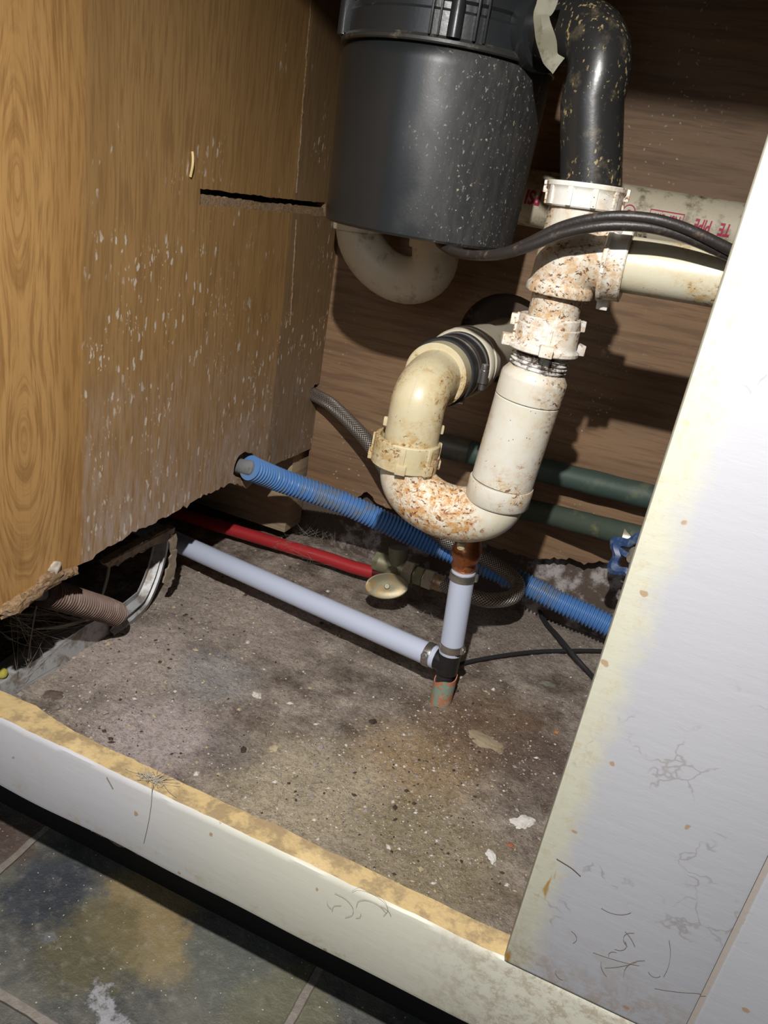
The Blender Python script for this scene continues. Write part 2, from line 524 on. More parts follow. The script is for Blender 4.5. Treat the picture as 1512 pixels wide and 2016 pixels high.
WEB = NT('cobweb', 0.9)
WEB.base((0.36, 0.33, 0.28))
WEB = WEB.m
HAIR = NT('hair', 0.6)
HAIR.base((0.20, 0.15, 0.11))
HAIR = HAIR.m
TAPE = mat_dirty('old_tape', (0.20, 0.19, 0.13), (0.09, 0.08, 0.05), 0.5, 80, 0.6)
KICK = mat_dirty('shaded_kick_board', (0.007, 0.006, 0.005), None, rough=0.9)  # near-black base: shade of the toe recess painted into the board
DARK = mat_dirty('dark_cavity', (0.022, 0.018, 0.015), None, rough=0.9)  # near-black colour stands in for the unlit void beyond the left panel
PAPER = mat_dirty('torn_board', (0.32, 0.26, 0.19), (0.13, 0.09, 0.06), 0.5, 80, 0.9, bump=0.7)


# ------------------------------------------------------------------ mesh helpers
def crom(pts, n=8):
    pts = [Vector(p) for p in pts]
    q = [pts[0] * 2 - pts[1]] + pts + [pts[-1] * 2 - pts[-2]]
    out = []
    for i in range(1, len(q) - 2):
        a, b, c, d = q[i - 1:i + 3]
        for k in range(n):
            t = k / n
            out.append(0.5 * ((2 * b) + (c - a) * t + (2 * a - 5 * b + 4 * c - d) * t * t + (3 * b - a - 3 * c + d) * t ** 3))
    out.append(pts[-1])
    return out


def resample(pts, step):
    out, acc = [pts[0].copy()], 0.0
    L = sum((b - a).length for a, b in zip(pts, pts[1:]))
    n = max(2, int(round(L / step)))
    tgt, seg = L / n, 0.0
    i, t0 = 0, 0.0
    need = tgt
    for a, b in zip(pts, pts[1:]):
        l = (b - a).length
        pos = 0.0
        while l - pos >= need - 1e-12 and l > 0:
            pos += need
            out.append(a.lerp(b, min(1, pos / l)))
            need = tgt
        need -= (l - pos)
    if (out[-1] - pts[-1]).length > tgt * 0.3:
        out.append(pts[-1].copy())
    return out


def sweep(bm, pts, rad, seg=24, caps=True, sect=None, mi=0):
    """tube along pts; rad a number or f(s); uv = (length, turn)"""
    uvl = bm.loops.layers.uv.verify()
    pts = [Vector(p) for p in pts]
    tans = []
    for i in range(len(pts)):
        a = pts[max(0, i - 1)]
        b = pts[min(len(pts) - 1, i + 1)]
        tans.append((b - a).normalized())
    ref = Vector((0, 0, 1)) if abs(tans[0].z) < 0.9 else Vector((0, -1, 0))
    nrm = (ref - tans[0] * ref.dot(tans[0])).normalized()
    rings, s, S = [], 0.0, []
    for i, p in enumerate(pts):
        if i:
            s += (p - pts[i - 1]).length
            nrm = (nrm - tans[i] * nrm.dot(tans[i]))
            nrm.normalize()
        bn = tans[i].cross(nrm)
        rr = rad(s) if callable(rad) else rad
        ring = []
        for k in range(seg):
            a = 2 * PI * k / seg
            if sect:
                x, y = sect[k % len(sect)]
                ring.append(bm.verts.new(p + nrm * x + bn * y))
            else:
                ring.append(bm.verts.new(p + (nrm * math.cos(a) + bn * math.sin(a)) * rr))
        rings.append(ring)
        S.append(s)
    for i in range(len(rings) - 1):
        for k in range(seg):
            k2 = (k + 1) % seg
            f = bm.faces.new((rings[i][k], rings[i][k2], rings[i + 1][k2], rings[i + 1][k]))
            f.smooth = True
            f.material_index = mi
            for lp, uv in zip(f.loops, ((S[i], k / seg), (S[i], (k + 1) / seg), (S[i + 1], (k + 1) / seg), (S[i + 1], k / seg))):
                lp[uvl].uv = uv
    if caps:
        for rg in (rings[0], rings[-1]):
            try:
                f = bm.faces.new(rg)
                f.material_index = mi
            except ValueError:
                pass
    return rings


def frame(p0, p1, up=None):
    p0, p1 = Vector(p0), Vector(p1)
    wv = (p1 - p0).normalized()
    ref = Vector((ROT[0][0], ROT[1][0], ROT[2][0])) if up is None else Vector(up)
    u = ref - wv * ref.dot(wv)
    if u.length < 0.2:
        ref = Vector((0, 0, 1))
        u = ref - wv * ref.dot(wv)
    u.normalize()
    v = wv.cross(u)
    m = Matrix.Identity(4)
    for r in range(3):
        m[r][0], m[r][1], m[r][2], m[r][3] = u[r], v[r], wv[r], p0[r]
    return m


def lathe(bm, M, prof, seg=48, mi=0, smooth=True, closed=False):
    """prof = [(r, z)...] turned round local z of matrix M"""
    rings = []
    for r, z in prof:
        if r < 1e-6:
            rings.append([bm.verts.new(M @ Vector((0, 0, z)))])
        else:
            rings.append([bm.verts.new(M @ Vector((r * math.cos(2 * PI * k / seg), r * math.sin(2 * PI * k / seg), z))) for k in range(seg)])
    pr = list(zip(rings, rings[1:]))
    if closed:
        pr.append((rings[-1], rings[0]))
    for A, B in pr:
        for k in range(seg):
            k2 = (k + 1) % seg
            if len(A) == 1 and len(B) == 1:
                continue
            if len(A) == 1:
                f = bm.faces.new((A[0], B[k2], B[k]))
            elif len(B) == 1:
                f = bm.faces.new((A[k], A[k2], B[0]))
            else:
                f = bm.faces.new((A[k], A[k2], B[k2], B[k]))
            f.smooth = smooth
            f.material_index = mi
    return rings


def box(bm, M, a, b, mi=0, bev=0.0):
    vs_ = [bm.verts.new(M @ Vector((x, y, z))) for z in (a[2], b[2]) for y in (a[1], b[1]) for x in (a[0], b[0])]
    fs = []
    for q in ((0, 2, 3, 1), (4, 5, 7, 6), (0, 1, 5, 4), (2, 6, 7, 3), (0, 4, 6, 2), (1, 3, 7, 5)):
        f = bm.faces.new([vs_[i] for i in q])
        f.material_index = mi
        fs.append(f)
    if bev:
        ed = list({e for f in fs for e in f.edges})
        bmesh.ops.bevel(bm, geom=ed, offset=bev, segments=2, affect='EDGES', profile=0.6)
    return fs


I4 = Matrix.Identity(4)


def link(name, bm, mats, parent=None, origin=None, sharp=35, keep=False):
    bmesh.ops.recalc_face_normals(bm, faces=bm.faces)
    me = bpy.data.meshes.new(name)
    if not isinstance(mats, (list, tuple)):
        mats = [mats]
    if origin is None:
        if parent is not None:
            origin = parent.location.copy()
        elif keep:
            origin = Vector((0, 0, 0))
        else:
            xs = [v.co for v in bm.verts]
            origin = Vector(((min(v.x for v in xs) + max(v.x for v in xs)) / 2, (min(v.y for v in xs) + max(v.y for v in xs)) / 2, min(v.z for v in xs)))
    root = parent
    while root is not None and root.parent is not None:
        root = root.parent
    base = origin
    if root is not None:
        base = root.location.copy()
        if parent is not root:
            base = base.copy()
    bmesh.ops.translate(bm, verts=bm.verts, vec=-base)
    bm.to_mesh(me)
    bm.free()
    for mt in mats:
        me.materials.append(mt)
    o = bpy.data.objects.new(name, me)
    C.objects.link(o)
    if parent is not None:
        o.parent = parent
    else:
        o.location = base
    try:
        me.set_sharp_from_angle(angle=math.radians(sharp))
    except Exception:
        pass
    return o


def tag(o, label=None, cat=None, group=None, kind=None):
    if label:
        o['label'] = label
    if cat:
        o['category'] = cat
    if group:
        o['group'] = group
    if kind:
        o['kind'] = kind
    return o


def thing(name, label, cat, loc):
    o = bpy.data.objects.new(name, None)
    o.empty_display_size = 0.02
    C.objects.link(o)
    o.location = loc
    return tag(o, label, cat)


def tubemesh(pts, rad, seg=24, caps=True, smooth_n=8, straight=False):
    bm = bmesh.new()
    p = pts if straight else crom(pts, smooth_n)
    sweep(bm, p, rad, seg, caps)
    return bm


def corr(pts, r, pitch, depth, seg=28):
    """corrugated hose along pts"""
    p = resample(crom(pts, 14), pitch / 6)
    bm = bmesh.new()
    sweep(bm, p, lambda s: r - depth * 0.5 + depth * 0.5 * max(-1, min(1, 1.5 * math.cos(2 * PI * s / pitch))), seg)
    return bm


def jag(pts, step, amp, seed, closed=False):
    rr = random.Random(seed)
    out = []
    n = len(pts)
    for i in range(n if closed else n - 1):
        a, b = Vector(pts[i]), Vector(pts[(i + 1) % n])
        l = (b - a).length
        k = max(1, int(l / step))
        d = (b - a).normalized() if l > 0 else Vector((1, 0))
        nn = Vector((-d.y, d.x))
        for j in range(k):
            t = j / k
            q = a.lerp(b, t)
            if j:
                q = q + nn * rr.gauss(0, amp) + d * rr.gauss(0, step * 0.15)
            out.append(q)
    if not closed:
        out.append(Vector(pts[-1]))
    return out


def plate(name, outline, holes, fn, thick, mats, kind='structure', axis=0):
    """a sheet with a ragged outline and holes: 2-D curve filled and given thickness, then placed by fn(a, b, c)"""
    cu = bpy.data.curves.new('tmp', 'CURVE')
    cu.dimensions = '2D'
    cu.fill_mode = 'BOTH'
    cu.extrude = thick / 2
    for lp in [outline] + holes:
        sp = cu.splines.new('POLY')
        sp.points.add(len(lp) - 1)
        for p_, q in zip(sp.points, lp):
            p_.co = (q[0], q[1], 0, 1)
        sp.use_cyclic_u = True
    ob = bpy.data.objects.new('tmp', cu)
    C.objects.link(ob)
    dg = bpy.context.evaluated_depsgraph_get()
    me = bpy.data.meshes.new_from_object(ob.evaluated_get(dg))
    bpy.data.objects.remove(ob)
    bm = bmesh.new()
    bm.from_mesh(me)
    bmesh.ops.remove_doubles(bm, verts=bm.verts, dist=1e-6)
    for v in bm.verts:
        v.co = Vector(fn(v.co.x, v.co.y, v.co.z))
    bm.normal_update()
    for f in bm.faces:
        f.smooth = False
        f.material_index = 0 if abs(f.normal[axis]) > 0.7 else 1
    o = link(name, bm, mats, keep=True)
    return tag(o, kind=kind)


# ------------------------------------------------------------------ the setting
def yz(u, v, x=LEFT):
    a = P(u, v, x=x)
    return Vector((a.y, a.z))


def xz(u, v, y=BACK):
    a = P(u, v, y=y)
    return Vector((a.x, a.z))


# left side panel with its rotted lower edge, the slot and the hose holes
low = [yz(*q) for q in ((-60, 1235), (0, 1203), (30, 1188), (62, 1163), (100, 1148), (128, 1122), (165, 1108), (205, 1082), (255, 1052), (300, 1033), (345, 1008),
                        (385, 984), (425, 965), (455, 951), (478, 956), (486, 962), (498, 950), (515, 930), (545, 912), (580, 898), (611, 884))]
low = jag([(0.332, low[0].y)] + low, 0.0045, 0.0010, 3)
top = CAM_H + 0.33
out = low + [Vector((BACK + 0.002, low[-1].y)), Vector((BACK + 0.002, top)), Vector((0.332, top))]
slot = jag([yz(394, 371), yz(520, 387), yz(641, 400), yz(641, 426), yz(520, 414), yz(393, 404)], 0.006, 0.0004, 5, True)
hole1 = jag([yz(459, 934), yz(462, 915), yz(470, 898), yz(483, 889), yz(497, 893), yz(503, 905), yz(503, 925), yz(494, 943), yz(470, 947)], 0.004, 0.0006, 8, True)
hole2 = jag([yz(612, 779), yz(614, 764), yz(622, 756), yz(634, 758), yz(640, 770), yz(636, 792), yz(624, 798), yz(614, 790)], 0.003, 0.0009, 11, True)
plate('wall_left', out, [slot, hole1, hole2], lambda a, b, c: (LEFT - 0.008 + c, a, b), 0.016, [OAK, CORE], axis=0)

# bottom of the slot: raw particleboard set back from the face
bm = bmesh.new()
sl = jag([yz(396, 383), yz(520, 400), yz(641, 410)], 0.004, 0.0005, 17) + [yz(641, 428), yz(520, 416), yz(393, 406)]
f_ = [bm.verts.new((LEFT - 0.0022, q.x, q.y)) for q in sl]
b_ = [bm.verts.new((LEFT - 0.014, q.x, q.y)) for q in sl]
bm.faces.new(f_)
bm.faces.new(list(reversed(b_)))
for i in range(len(sl)):
    bm.faces.new((f_[i], f_[(i + 1) % len(sl)], b_[(i + 1) % len(sl)], b_[i]))
tag(link('trim_7', bm, CORE, keep=True), kind='structure')

# raised, fibrous seam down the side panel
bm = bmesh.new()
for (v0, v1, sd) in ((-60, 380, 2), (432, 640, 4)):
    a, b = yz(617 if v0 < 0 else 583, v0), yz(583 if v0 < 0 else 571, v1)
    q = jag([a, b], 0.004, 0.0005, sd)
    sweep(bm, [Vector((LEFT, p[0], p[1])) for p in q], lambda s: 0.0010 + 0.0006 * noise.noise(Vector((s * 220, 3, sd))), 6)
o = link('trim_1', bm, CORE, keep=True)
tag(o, kind='structure')

# back panel: ragged below, with the round hole of the drain
low = [xz(611, 975), xz(640, 982), xz(665, 986), xz(690, 990), xz(705, 978), xz(722, 968), xz(736, 985), xz(760, 1000), xz(800, 1010), xz(870, 1035), xz(940, 1068),
       xz(1040, 1098), xz(1070, 1100), xz(1120, 1098), xz(1150, 1112), xz(1180, 1104), xz(1220, 1115), xz(1300, 1135), xz(1600, 1215)]
low = jag(low, 0.004, 0.0012, 21)
out = low + [Vector((0.40, low[-1].y)), Vector((0.40, top)), Vector((LEFT - 0.02, top)), Vector((LEFT - 0.001, low[0].y))]
drain_axis_x, drain_axis_z = P(862, 752, y=0.63).x, P(862, 752, y=0.63).z
hc = P(985, 650, y=BACK)
hole = [Vector((drain_axis_x - 0.004 + 0.053 * math.cos(t * PI / 18), drain_axis_z + 0.008 + 0.050 * math.sin(t * PI / 18))) for t in range(36)]
plate('wall_back', out, [hole], lambda a, b, c: (a, BACK + 0.003 + c, b), 0.006, [BACKWOOD, CORE], axis=1)

# house wall behind the back panel
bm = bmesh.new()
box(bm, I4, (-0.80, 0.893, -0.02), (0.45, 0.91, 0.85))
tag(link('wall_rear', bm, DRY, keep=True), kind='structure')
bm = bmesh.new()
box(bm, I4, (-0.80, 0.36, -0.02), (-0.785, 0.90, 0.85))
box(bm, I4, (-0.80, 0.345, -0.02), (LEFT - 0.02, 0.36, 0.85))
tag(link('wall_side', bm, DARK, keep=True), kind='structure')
bm = bmesh.new()
box(bm, I4, (0.40, 0.33, -0.02), (0.416, 0.893, 0.85))
tag(link('wall_right', bm, OAK, keep=True), kind='structure')
bm = bmesh.new()
box(bm, I4, (-0.80, 0.30, top), (0.45, 0.91, top + 0.03))
tag(link('ceiling', bm, BAREWOOD, keep=True), kind='structure')

# slab of the cabinet floor, dirt and all
bm = bmesh.new()
nx, ny = 260, 150
X0, X1, Y0, Y1 = -0.79, 0.40, 0.345, 0.895
g = []
for j in range(ny + 1):
    row = []
    for i in range(nx + 1):
        x, y = X0 + (X1 - X0) * i / nx, Y0 + (Y1 - Y0) * j / ny
        h = 0.004 * noise.noise(Vector((x * 9, y * 9, 1))) + 0.0022 * noise.noise(Vector((x * 40, y * 40, 2))) + 0.0024 * noise.noise(Vector((x * 110, y * 110, 4)))
        rid = math.exp(-((x + 0.40) / 0.035) ** 2) * 0.005 * (0.6 + noise.noise(Vector((x * 60, y * 60, 7))))
        row.append(bm.verts.new((x, y, -0.002 + h + max(0, rid))))
    g.append(row)
for j in range(ny):
    for i in range(nx):
        f = bm.faces.new((g[j][i], g[j][i + 1], g[j + 1][i + 1], g[j + 1][i]))
        f.smooth = True
tag(link('floor', bm, SLAB, keep=True, sharp=180), kind='structure')

bm = bmesh.new()
box(bm, I4, (-1.2, -0.9, ZT - 0.02), (1.0, 0.385, ZT))
tag(link('floor_outside', bm, SLATE, keep=True), kind='structure')
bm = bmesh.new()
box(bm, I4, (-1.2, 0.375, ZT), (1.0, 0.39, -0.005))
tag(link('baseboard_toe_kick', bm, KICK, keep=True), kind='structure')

# bottom rail: painted face, bare wood on top
bm = bmesh.new()
N = 150
prof_n = 9
rings = []
for i in range(N + 1):
    x = -0.60 + 1.0 * i / N
    wob = 0.0010 * noise.noise(Vector((x * 30, 0, 0))) + 0.0006 * noise.noise(Vector((x * 120, 5, 0)))
    inr = 0.327 + 0.0022 * noise.noise(Vector((x * 25, 9, 0))) + 0.0009 * noise.noise(Vector((x * 140, 9, 3))) + (0.006 * max(0, min(1, (-0.30 - x) / 0.04)))
    zt = ZS + 0.0007 * noise.noise(Vector((x * 60, 2, 2)))
    zb = ZB + 0.0018 * noise.noise(Vector((x * 14, 7, 0)))
    pr = [(FRONT + 0.003, zb), (FRONT + 0.0008, zb + 0.0015), (FRONT, zb + 0.005), (FRONT, zt - 0.004), (FRONT + 0.0008, zt - 0.0012), (FRONT + 0.0022 + wob, zt), (inr, zt), (inr + 0.001, zt - 0.002), (inr + 0.001, zb)]
    rings.append([bm.verts.new((x, y, z)) for y, z in pr])
for a, b in zip(rings, rings[1:]):
    for k in range(prof_n):
        k2 = (k + 1) % prof_n
        f = bm.faces.new((a[k], a[k2], b[k2], b[k]))
        f.material_index = 1 if k in (5, 6, 7) else 0
        f.smooth = k < 5
bm.faces.new(rings[0]); bm.faces.new(rings[-1])
tag(link('trim_2', bm, [RAILP, BAREWOOD], keep=True), kind='structure')

# right stile, and the next panel beyond a caulked groove
gx = P(1440, 1850, y=FRONT).x
bm = bmesh.new()
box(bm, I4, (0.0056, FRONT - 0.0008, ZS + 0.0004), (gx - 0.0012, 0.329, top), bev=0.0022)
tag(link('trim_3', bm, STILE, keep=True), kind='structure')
bm = bmesh.new()
box(bm, I4, (gx + 0.0012, FRONT + 0.0005, ZS + 0.0004), (0.40, 0.329, top), bev=0.002)
tag(link('trim_4', bm, PANELP, keep=True), kind='structure')
bm = bmesh.new()
box(bm, I4, (gx - 0.002, FRONT + 0.0012, ZS + 0.0004), (gx + 0.002, 0.325, top))
tag(link('trim_5', bm, CAULK, keep=True), kind='structure')
# top rail of the opening, above the view
bm = bmesh.new()
box(bm, I4, (-0.60, FRONT, CAM_H + 0.228), (0.0056, 0.329, top))
tag(link('trim_6', bm, RAILP, keep=True), kind='structure')


# ------------------------------------------------------------------ fittings
def slip_nut(parent, p0, p1, ro, mat, lugs=(0, 120, 240), fl=0, ri=None, name='slip_nut', lug=(0.0045, 0.007), label=None, ribs=0):
    """hollow nut from p0 to p1, flange at the p0 end, wings on the flange"""
    M = frame(p0, p1)
    L = (Vector(p1) - Vector(p0)).length
    ri = ri or ro - 0.004
    bm = bmesh.new()
    lathe(bm, M, [(ri, 0), (ro + fl - 0.0006, 0), (ro + fl, 0.0007), (ro + fl, 0.0030), (ro + fl * 0.3, 0.0042), (ro, 0.006), (ro - 0.0003, L - 0.001), (ro - 0.0012, L), (ri + 0.0005, L), (ri, L - 0.001)], closed=True)
    for a in lugs:
        A = M @ Matrix.Rotation(math.radians(a), 4, 'Z')
        box(bm, A, (ro - 0.003, -lug[1] / 2, 0.0002), (ro + fl + lug[0], lug[1] / 2, min(L, 0.0085)), bev=0.0009)
        box(bm, A, (ro - 0.003, -lug[1] / 5, 0.004), (ro + 0.0012, lug[1] / 5, L * 0.97), bev=0.0004)
    for k in range(ribs):
        A = M @ Matrix.Rotation(2 * PI * (k + 0.5) / ribs, 4, 'Z')
        box(bm, A, (ro - 0.003, -0.0018, 0.002), (ro + 0.0012, 0.0018, L - 0.001), bev=0.0004)
    o = link(name, bm, mat, parent)
    if label:
        o['label'] = label
    return o


def fuse(o, voxel=0.0012, it=6):
    md = o.modifiers.new('fuse', 'REMESH')
    md.mode = 'VOXEL'
    md.voxel_size = voxel
    md.use_smooth_shade = True
    sm = o.modifiers.new('soften', 'SMOOTH')
    sm.factor = 0.5
    sm.iterations = it


# --- garbage disposal
DY = 0.67
DX = -0.2384
DR = 0.0813
zbot = CAM_H - 0.039
zlip = CAM_H + 0.0925
disp = thing('garbage_disposal', 'black cylindrical garbage disposal hanging at top beside wood panel', 'garbage disposal', (DX, DY, zbot))
M = Matrix.Translation((DX, DY, zbot))
H = zlip - zbot
DRT = DR + 0.0025
bm = bmesh.new()
lathe(bm, M, [(0, 0.002), (DR - 0.012, 0.002), (DR - 0.010, 0.0), (DR - 0.0015, 0.0), (DR, 0.002), (DR + 0.0028, H - 0.012), (DR + 0.0022, H - 0.005), (DR - 0.001, H)], 96)
link('can_body', bm, CAN, disp)
bm = bmesh.new()
lathe(bm, M, [(DRT - 0.003, H - 0.0005), (DRT + 0.0015, H - 0.0005), (DRT + 0.0025, H + 0.0005), (DRT + 0.0025, H + 0.0025), (DRT + 0.001, H + 0.004), (DRT + 0.0005, H + 0.0048), (DRT - 0.003, H + 0.0048)], 96)
link('rim', bm, mat_dirty('rim_plastic', (0.03, 0.03, 0.028), (0.16, 0.14, 0.10), 0.35, 60, 0.4), disp)
bm = bmesh.new()
lathe(bm, M, [(DRT - 0.004, H + 0.004), (DRT - 0.0015, H + 0.005), (DRT - 0.0015, H + 0.020), (DRT - 0.0035, H + 0.022), (DRT - 0.0035, H + 0.026), (DRT - 0.0015, H + 0.028), (DRT - 0.002, H + 0.075), (DRT - 0.015, H + 0.095), (0.05, H + 0.11), (0.045, H + 0.16), (0, H + 0.16)], 96)
# stiffening ribs and screw bosses round the upper housing, angle measured from the side facing the room
for a, wd, dp in ((-68, 0.0016, 0.006), (-63, 0.0016, 0.006), (-58, 0.004, 0.004), (-52, 0.0016, 0.005), (9, 0.0016, 0.006), (13, 0.0014, 0.005), (30, 0.0016, 0.007), (35, 0.0016, 0.005), (62, 0.0016, 0.006)):
    A = M @ Matrix.Rotation(math.radians(a - 90), 4, 'Z')
    box(bm, A, (DRT - 0.006, -wd / 2, H + 0.004), (DRT - 0.002 + dp, wd / 2, H + 0.085), bev=0.0004)
link('upper_housing', bm, BLK, disp)
for a in (20.5, -60):
    bm = bmesh.new()
    A = M @ Matrix.Rotation(math.radians(a - 90), 4, 'Z')
    B = A @ Matrix.Translation((DRT + 0.001, 0, H + 0.004))
    lathe(bm, B, [(0, 0), (0.0052, 0), (0.005, 0.022), (0.0038, 0.026), (0.0022, 0.027), (0.0020, 0.045), (0, 0.047)], 20)
    link('screw_boss', bm, BLK, disp)
for (u, v) in ((778, 131), (770, 228)):
    q = P(u, v, y=DY - DR + 0.01)
    # foot of the sight line on the can
    d = (q - Vector((0, 0, CAM_H)))
    best = min((abs((Vector((0, 0, CAM_H)) + d * (0.8 + 0.0008 * k) - Vector((DX, DY, 0))).xy.length - DR), 0.8 + 0.0008 * k) for k in range(400))
    c = Vector((0, 0, CAM_H)) + d * best[1]
    nrm = Vector((c.x - DX, c.y - DY, 0)).normalized()
    bm = bmesh.new()
    lathe(bm, frame(c - nrm * 0.001, c + nrm), [(0.0030, 0), (0.0028, 0.0011), (0.0020, 0.0018), (0.0010, 0.0022), (0, 0.0023)], 20)
    link('rivet', bm, BLK, disp)

# black drain elbow from the disposal to the tee
YT = 0.600   # plane of the tee and trap
pa = P(1163, 372, y=YT)
pb = P(1192, 190, y=YT)
pcn = P(1172, 52, y=YT)
el = [pa, pa.lerp(pb, 0.5), pb]
up = (pb - pa).normalized()
zc = P(1150, 55, y=YT).z
hx = Vector((DX + 0.070, DY - 0.028, zc + 0.002))
crn = Vector((P(1200, 55, y=YT).x, YT, zc))
dirh = (hx - crn).normalized()
bend = 0.042
b0 = crn - Vector((0, 0, 1)) * bend
b0 = pa.lerp(Vector((crn.x, YT, crn.z - bend)), 1.0)
b1 = crn + dirh * bend
arc = []
for k in range(13):
    t = k / 12
    arc.append((1 - t) ** 2 * b0 + 2 * (1 - t) * t * (crn + Vector((0.004, 0, 0.004))) + t * t * b1)
path = [pa, pa.lerp(b0, 0.33), pa.lerp(b0, 0.66)] + arc + [b1.lerp(hx, 0.5), hx]
elb = thing('drain_elbow', 'glossy black drain elbow running from disposal down into white tee', 'drain pipe', pa)
bm = bmesh.new()
sweep(bm, path, 0.0213, 40)
link('elbow_tube', bm, TUBEBLK, elb)
bm = bmesh.new()
fp = b1.lerp(hx, 0.45)
lathe(bm, frame(fp, fp + dirh), [(0.021, -0.002), (0.026, -0.002), (0.0265, 0.001), (0.0265, 0.012), (0.021, 0.013)], 40)
link('flange', bm, BLK, elb)
# loose strip of old tape hanging off the flange
tp = [P(1088, -30, y=0.575), P(1075, 10, y=0.574), P(1066, 30, y=0.574), P(1070, 60, y=0.575), P(1078, 90, y=0.577), P(1084, 115, y=0.578), P(1100, 130, y=0.579)]
bm = bmesh.new()
tpc = crom(tp, 6)
prev = None
for i, q in enumerate(tpc):
    t = (tpc[min(i + 1, len(tpc) - 1)] - tpc[max(0, i - 1)]).normalized()
    s = t.cross(Vector((0.25 * math.sin(i * 0.2), -1, 0.1))).normalized() * (0.0058 + 0.0007 * math.sin(i * 0.35))
    n_ = t.cross(s).normalized() * 0.0007
    row = [bm.verts.new(q + s), bm.verts.new(q + n_ * 2 * math.sin(i * .25 + 1) + n_), bm.verts.new(q - s), bm.verts.new(q - n_ * 1.0 + n_ * 2 * math.sin(i * .25 + 1))]
    if prev:
        for k in range(4):
            bm.faces.new((prev[k], prev[(k + 1) % 4], row[(k + 1) % 4], row[k]))
    else:
        bm.faces.new(row)
    prev = row
bm.faces.new(prev)
o = link('tape_strip', bm, TAPE, elb)
o['label'] = 'loose greenish tape strip'

# white tee
tee = thing('drain_tee', 'brown-speckled white sanitary tee under the black elbow', 'pipe fitting', P(1098, 585, y=YT))
t_top = P(1146, 415, y=YT)
t_bot = P(1101, 572, y=YT)
bm = bmesh.new()
sweep(bm, [t_top + (t_top - t_bot).normalized() * 0.004, t_top, t_top.lerp(t_bot, 0.5), t_bot], 0.0232, 40)
br0 = P(1106, 572, y=YT)
br1 = P(1134, 522, y=YT)
br2 = P(1200, 512, y=YT)
sweep(bm, crom([br0, P(1114, 545, y=YT), br1, P(1165, 510, y=YT), br2], 6), 0.0222, 40)
q0, q1 = P(1104, 560, y=YT), P(1099, 580, y=YT)
lathe(bm, frame(q0, q1), [(0, 0), (0.0245, 0), (0.0250, 0.002), (0.0250, (q1 - q0).length), (0, (q1 - q0).length)], 40)
fuse(link('tee_body', bm, PVC_TEE, tee), 0.0010, 2)
slip_nut(tee, P(1157, 363, y=YT), P(1147, 412, y=YT), 0.0268, WHITE_NUT, lugs=(200, 258, 300, 340, 20), fl=0.0015, ri=0.0215, lug=(0.002, 0.004), ribs=10, label='white top slip nut')
slip_nut(tee, P(1192, 515, y=YT), P(1236, 522, y=YT), 0.0258, WHITE_NUT, lugs=(100, 265, 340), fl=0.0022, ri=0.0192, lug=(0.006, 0.009), label='white side slip nut')
# horizontal drain arm
arm = [P(1215, 518, y=YT), P(1330, 536, y=YT), P(1430, 552, y=YT), P(1640, 590, y=YT)]
bm = tubemesh(arm, 0.0193, 40)
tag(link('horizontal_drain_pipe', bm, mat_pvc('arm_pvc', (0.64, 0.60, 0.46), (0.54, 0.36, 0.14), (0.18, 0.08, 0.03), 0.85)), 'short white horizontal pipe from tee to right, running behind white stile', 'drain pipe')

# tailpiece, nut and reducer sleeve
tail = thing('drain_tailpiece', 'white upright drain tube with threaded joint and wide sleeve below the tee', 'drain pipe', P(975, 985, y=YT))
a0, a1 = P(1100, 575, y=YT), P(1070, 700, y=YT)
bm = bmesh.new()
sweep(bm, [a0, a0.lerp(a1, .5), a1], 0.0190, 40)
link('inlet_tube', bm, PVC_TEE, tail)
slip_nut(tail, P(1068, 690, y=YT), P(1081, 638, y=YT), 0.0245, WHITE_NUT, lugs=(12, 178, 262), fl=0.0030, ri=0.0190, lug=(0.0055, 0.010), label='white winged slip nut')
slip_nut(tail, P(1079, 648, y=YT), P(1084, 622, y=YT), 0.0235, WHITE_NUT, lugs=(12, 168), fl=0.0, ri=0.0190, lug=(0.0055, 0.007), name='lock_ring')
s_ax0, s_ax1 = P(1070, 685, y=YT), P(977, 985, y=YT)
dl = (s_ax1 - s_ax0).length
M = frame(s_ax0, s_ax1)
bm = bmesh.new()
pr = [(0, 0)]
z = 0.001
for k in range(5):
    pr += [(0.0212, z), (0.0224, z + 0.0009), (0.0224, z + 0.0014), (0.0212, z + 0.0022)]
    z += 0.0031
pr += [(0.0212, z), (0.0212, z + 0.001)]
link_thread = pr + [(0, z + 0.001)]
lathe(bm, M, link_thread, 48)
o = link('threads', bm, mat_dirty('dirty_threads', (0.72, 0.70, 0.66), (0.05, 0.03, 0.02), 0.75, 120, 0.5), tail)
zr = z
bm = bmesh.new()
zs1 = (P(1040, 785, y=YT) - s_ax0).length
zs2 = (P(988, 945, y=YT) - s_ax0).length
lathe(bm, M, [(0, zr), (0.0215, zr), (0.0258, zr + 0.006), (0.0262, zr + 0.008), (0.0262, zs1 - 0.0006), (0.0255, zs1), (0, zs1)], 64)
link('reducer', bm, PVC_TEE, tail)
bm = bmesh.new()
lathe(bm, M, [(0, zs1 + 0.0005), (0.0255, zs1 + 0.0005), (0.0260, zs1 + 0.0011), (0.0257, zs1 + 0.03), (0.0257, zs2), (0, zs2)], 64)
link('sleeve', bm, PVC_SLEEVE, tail)

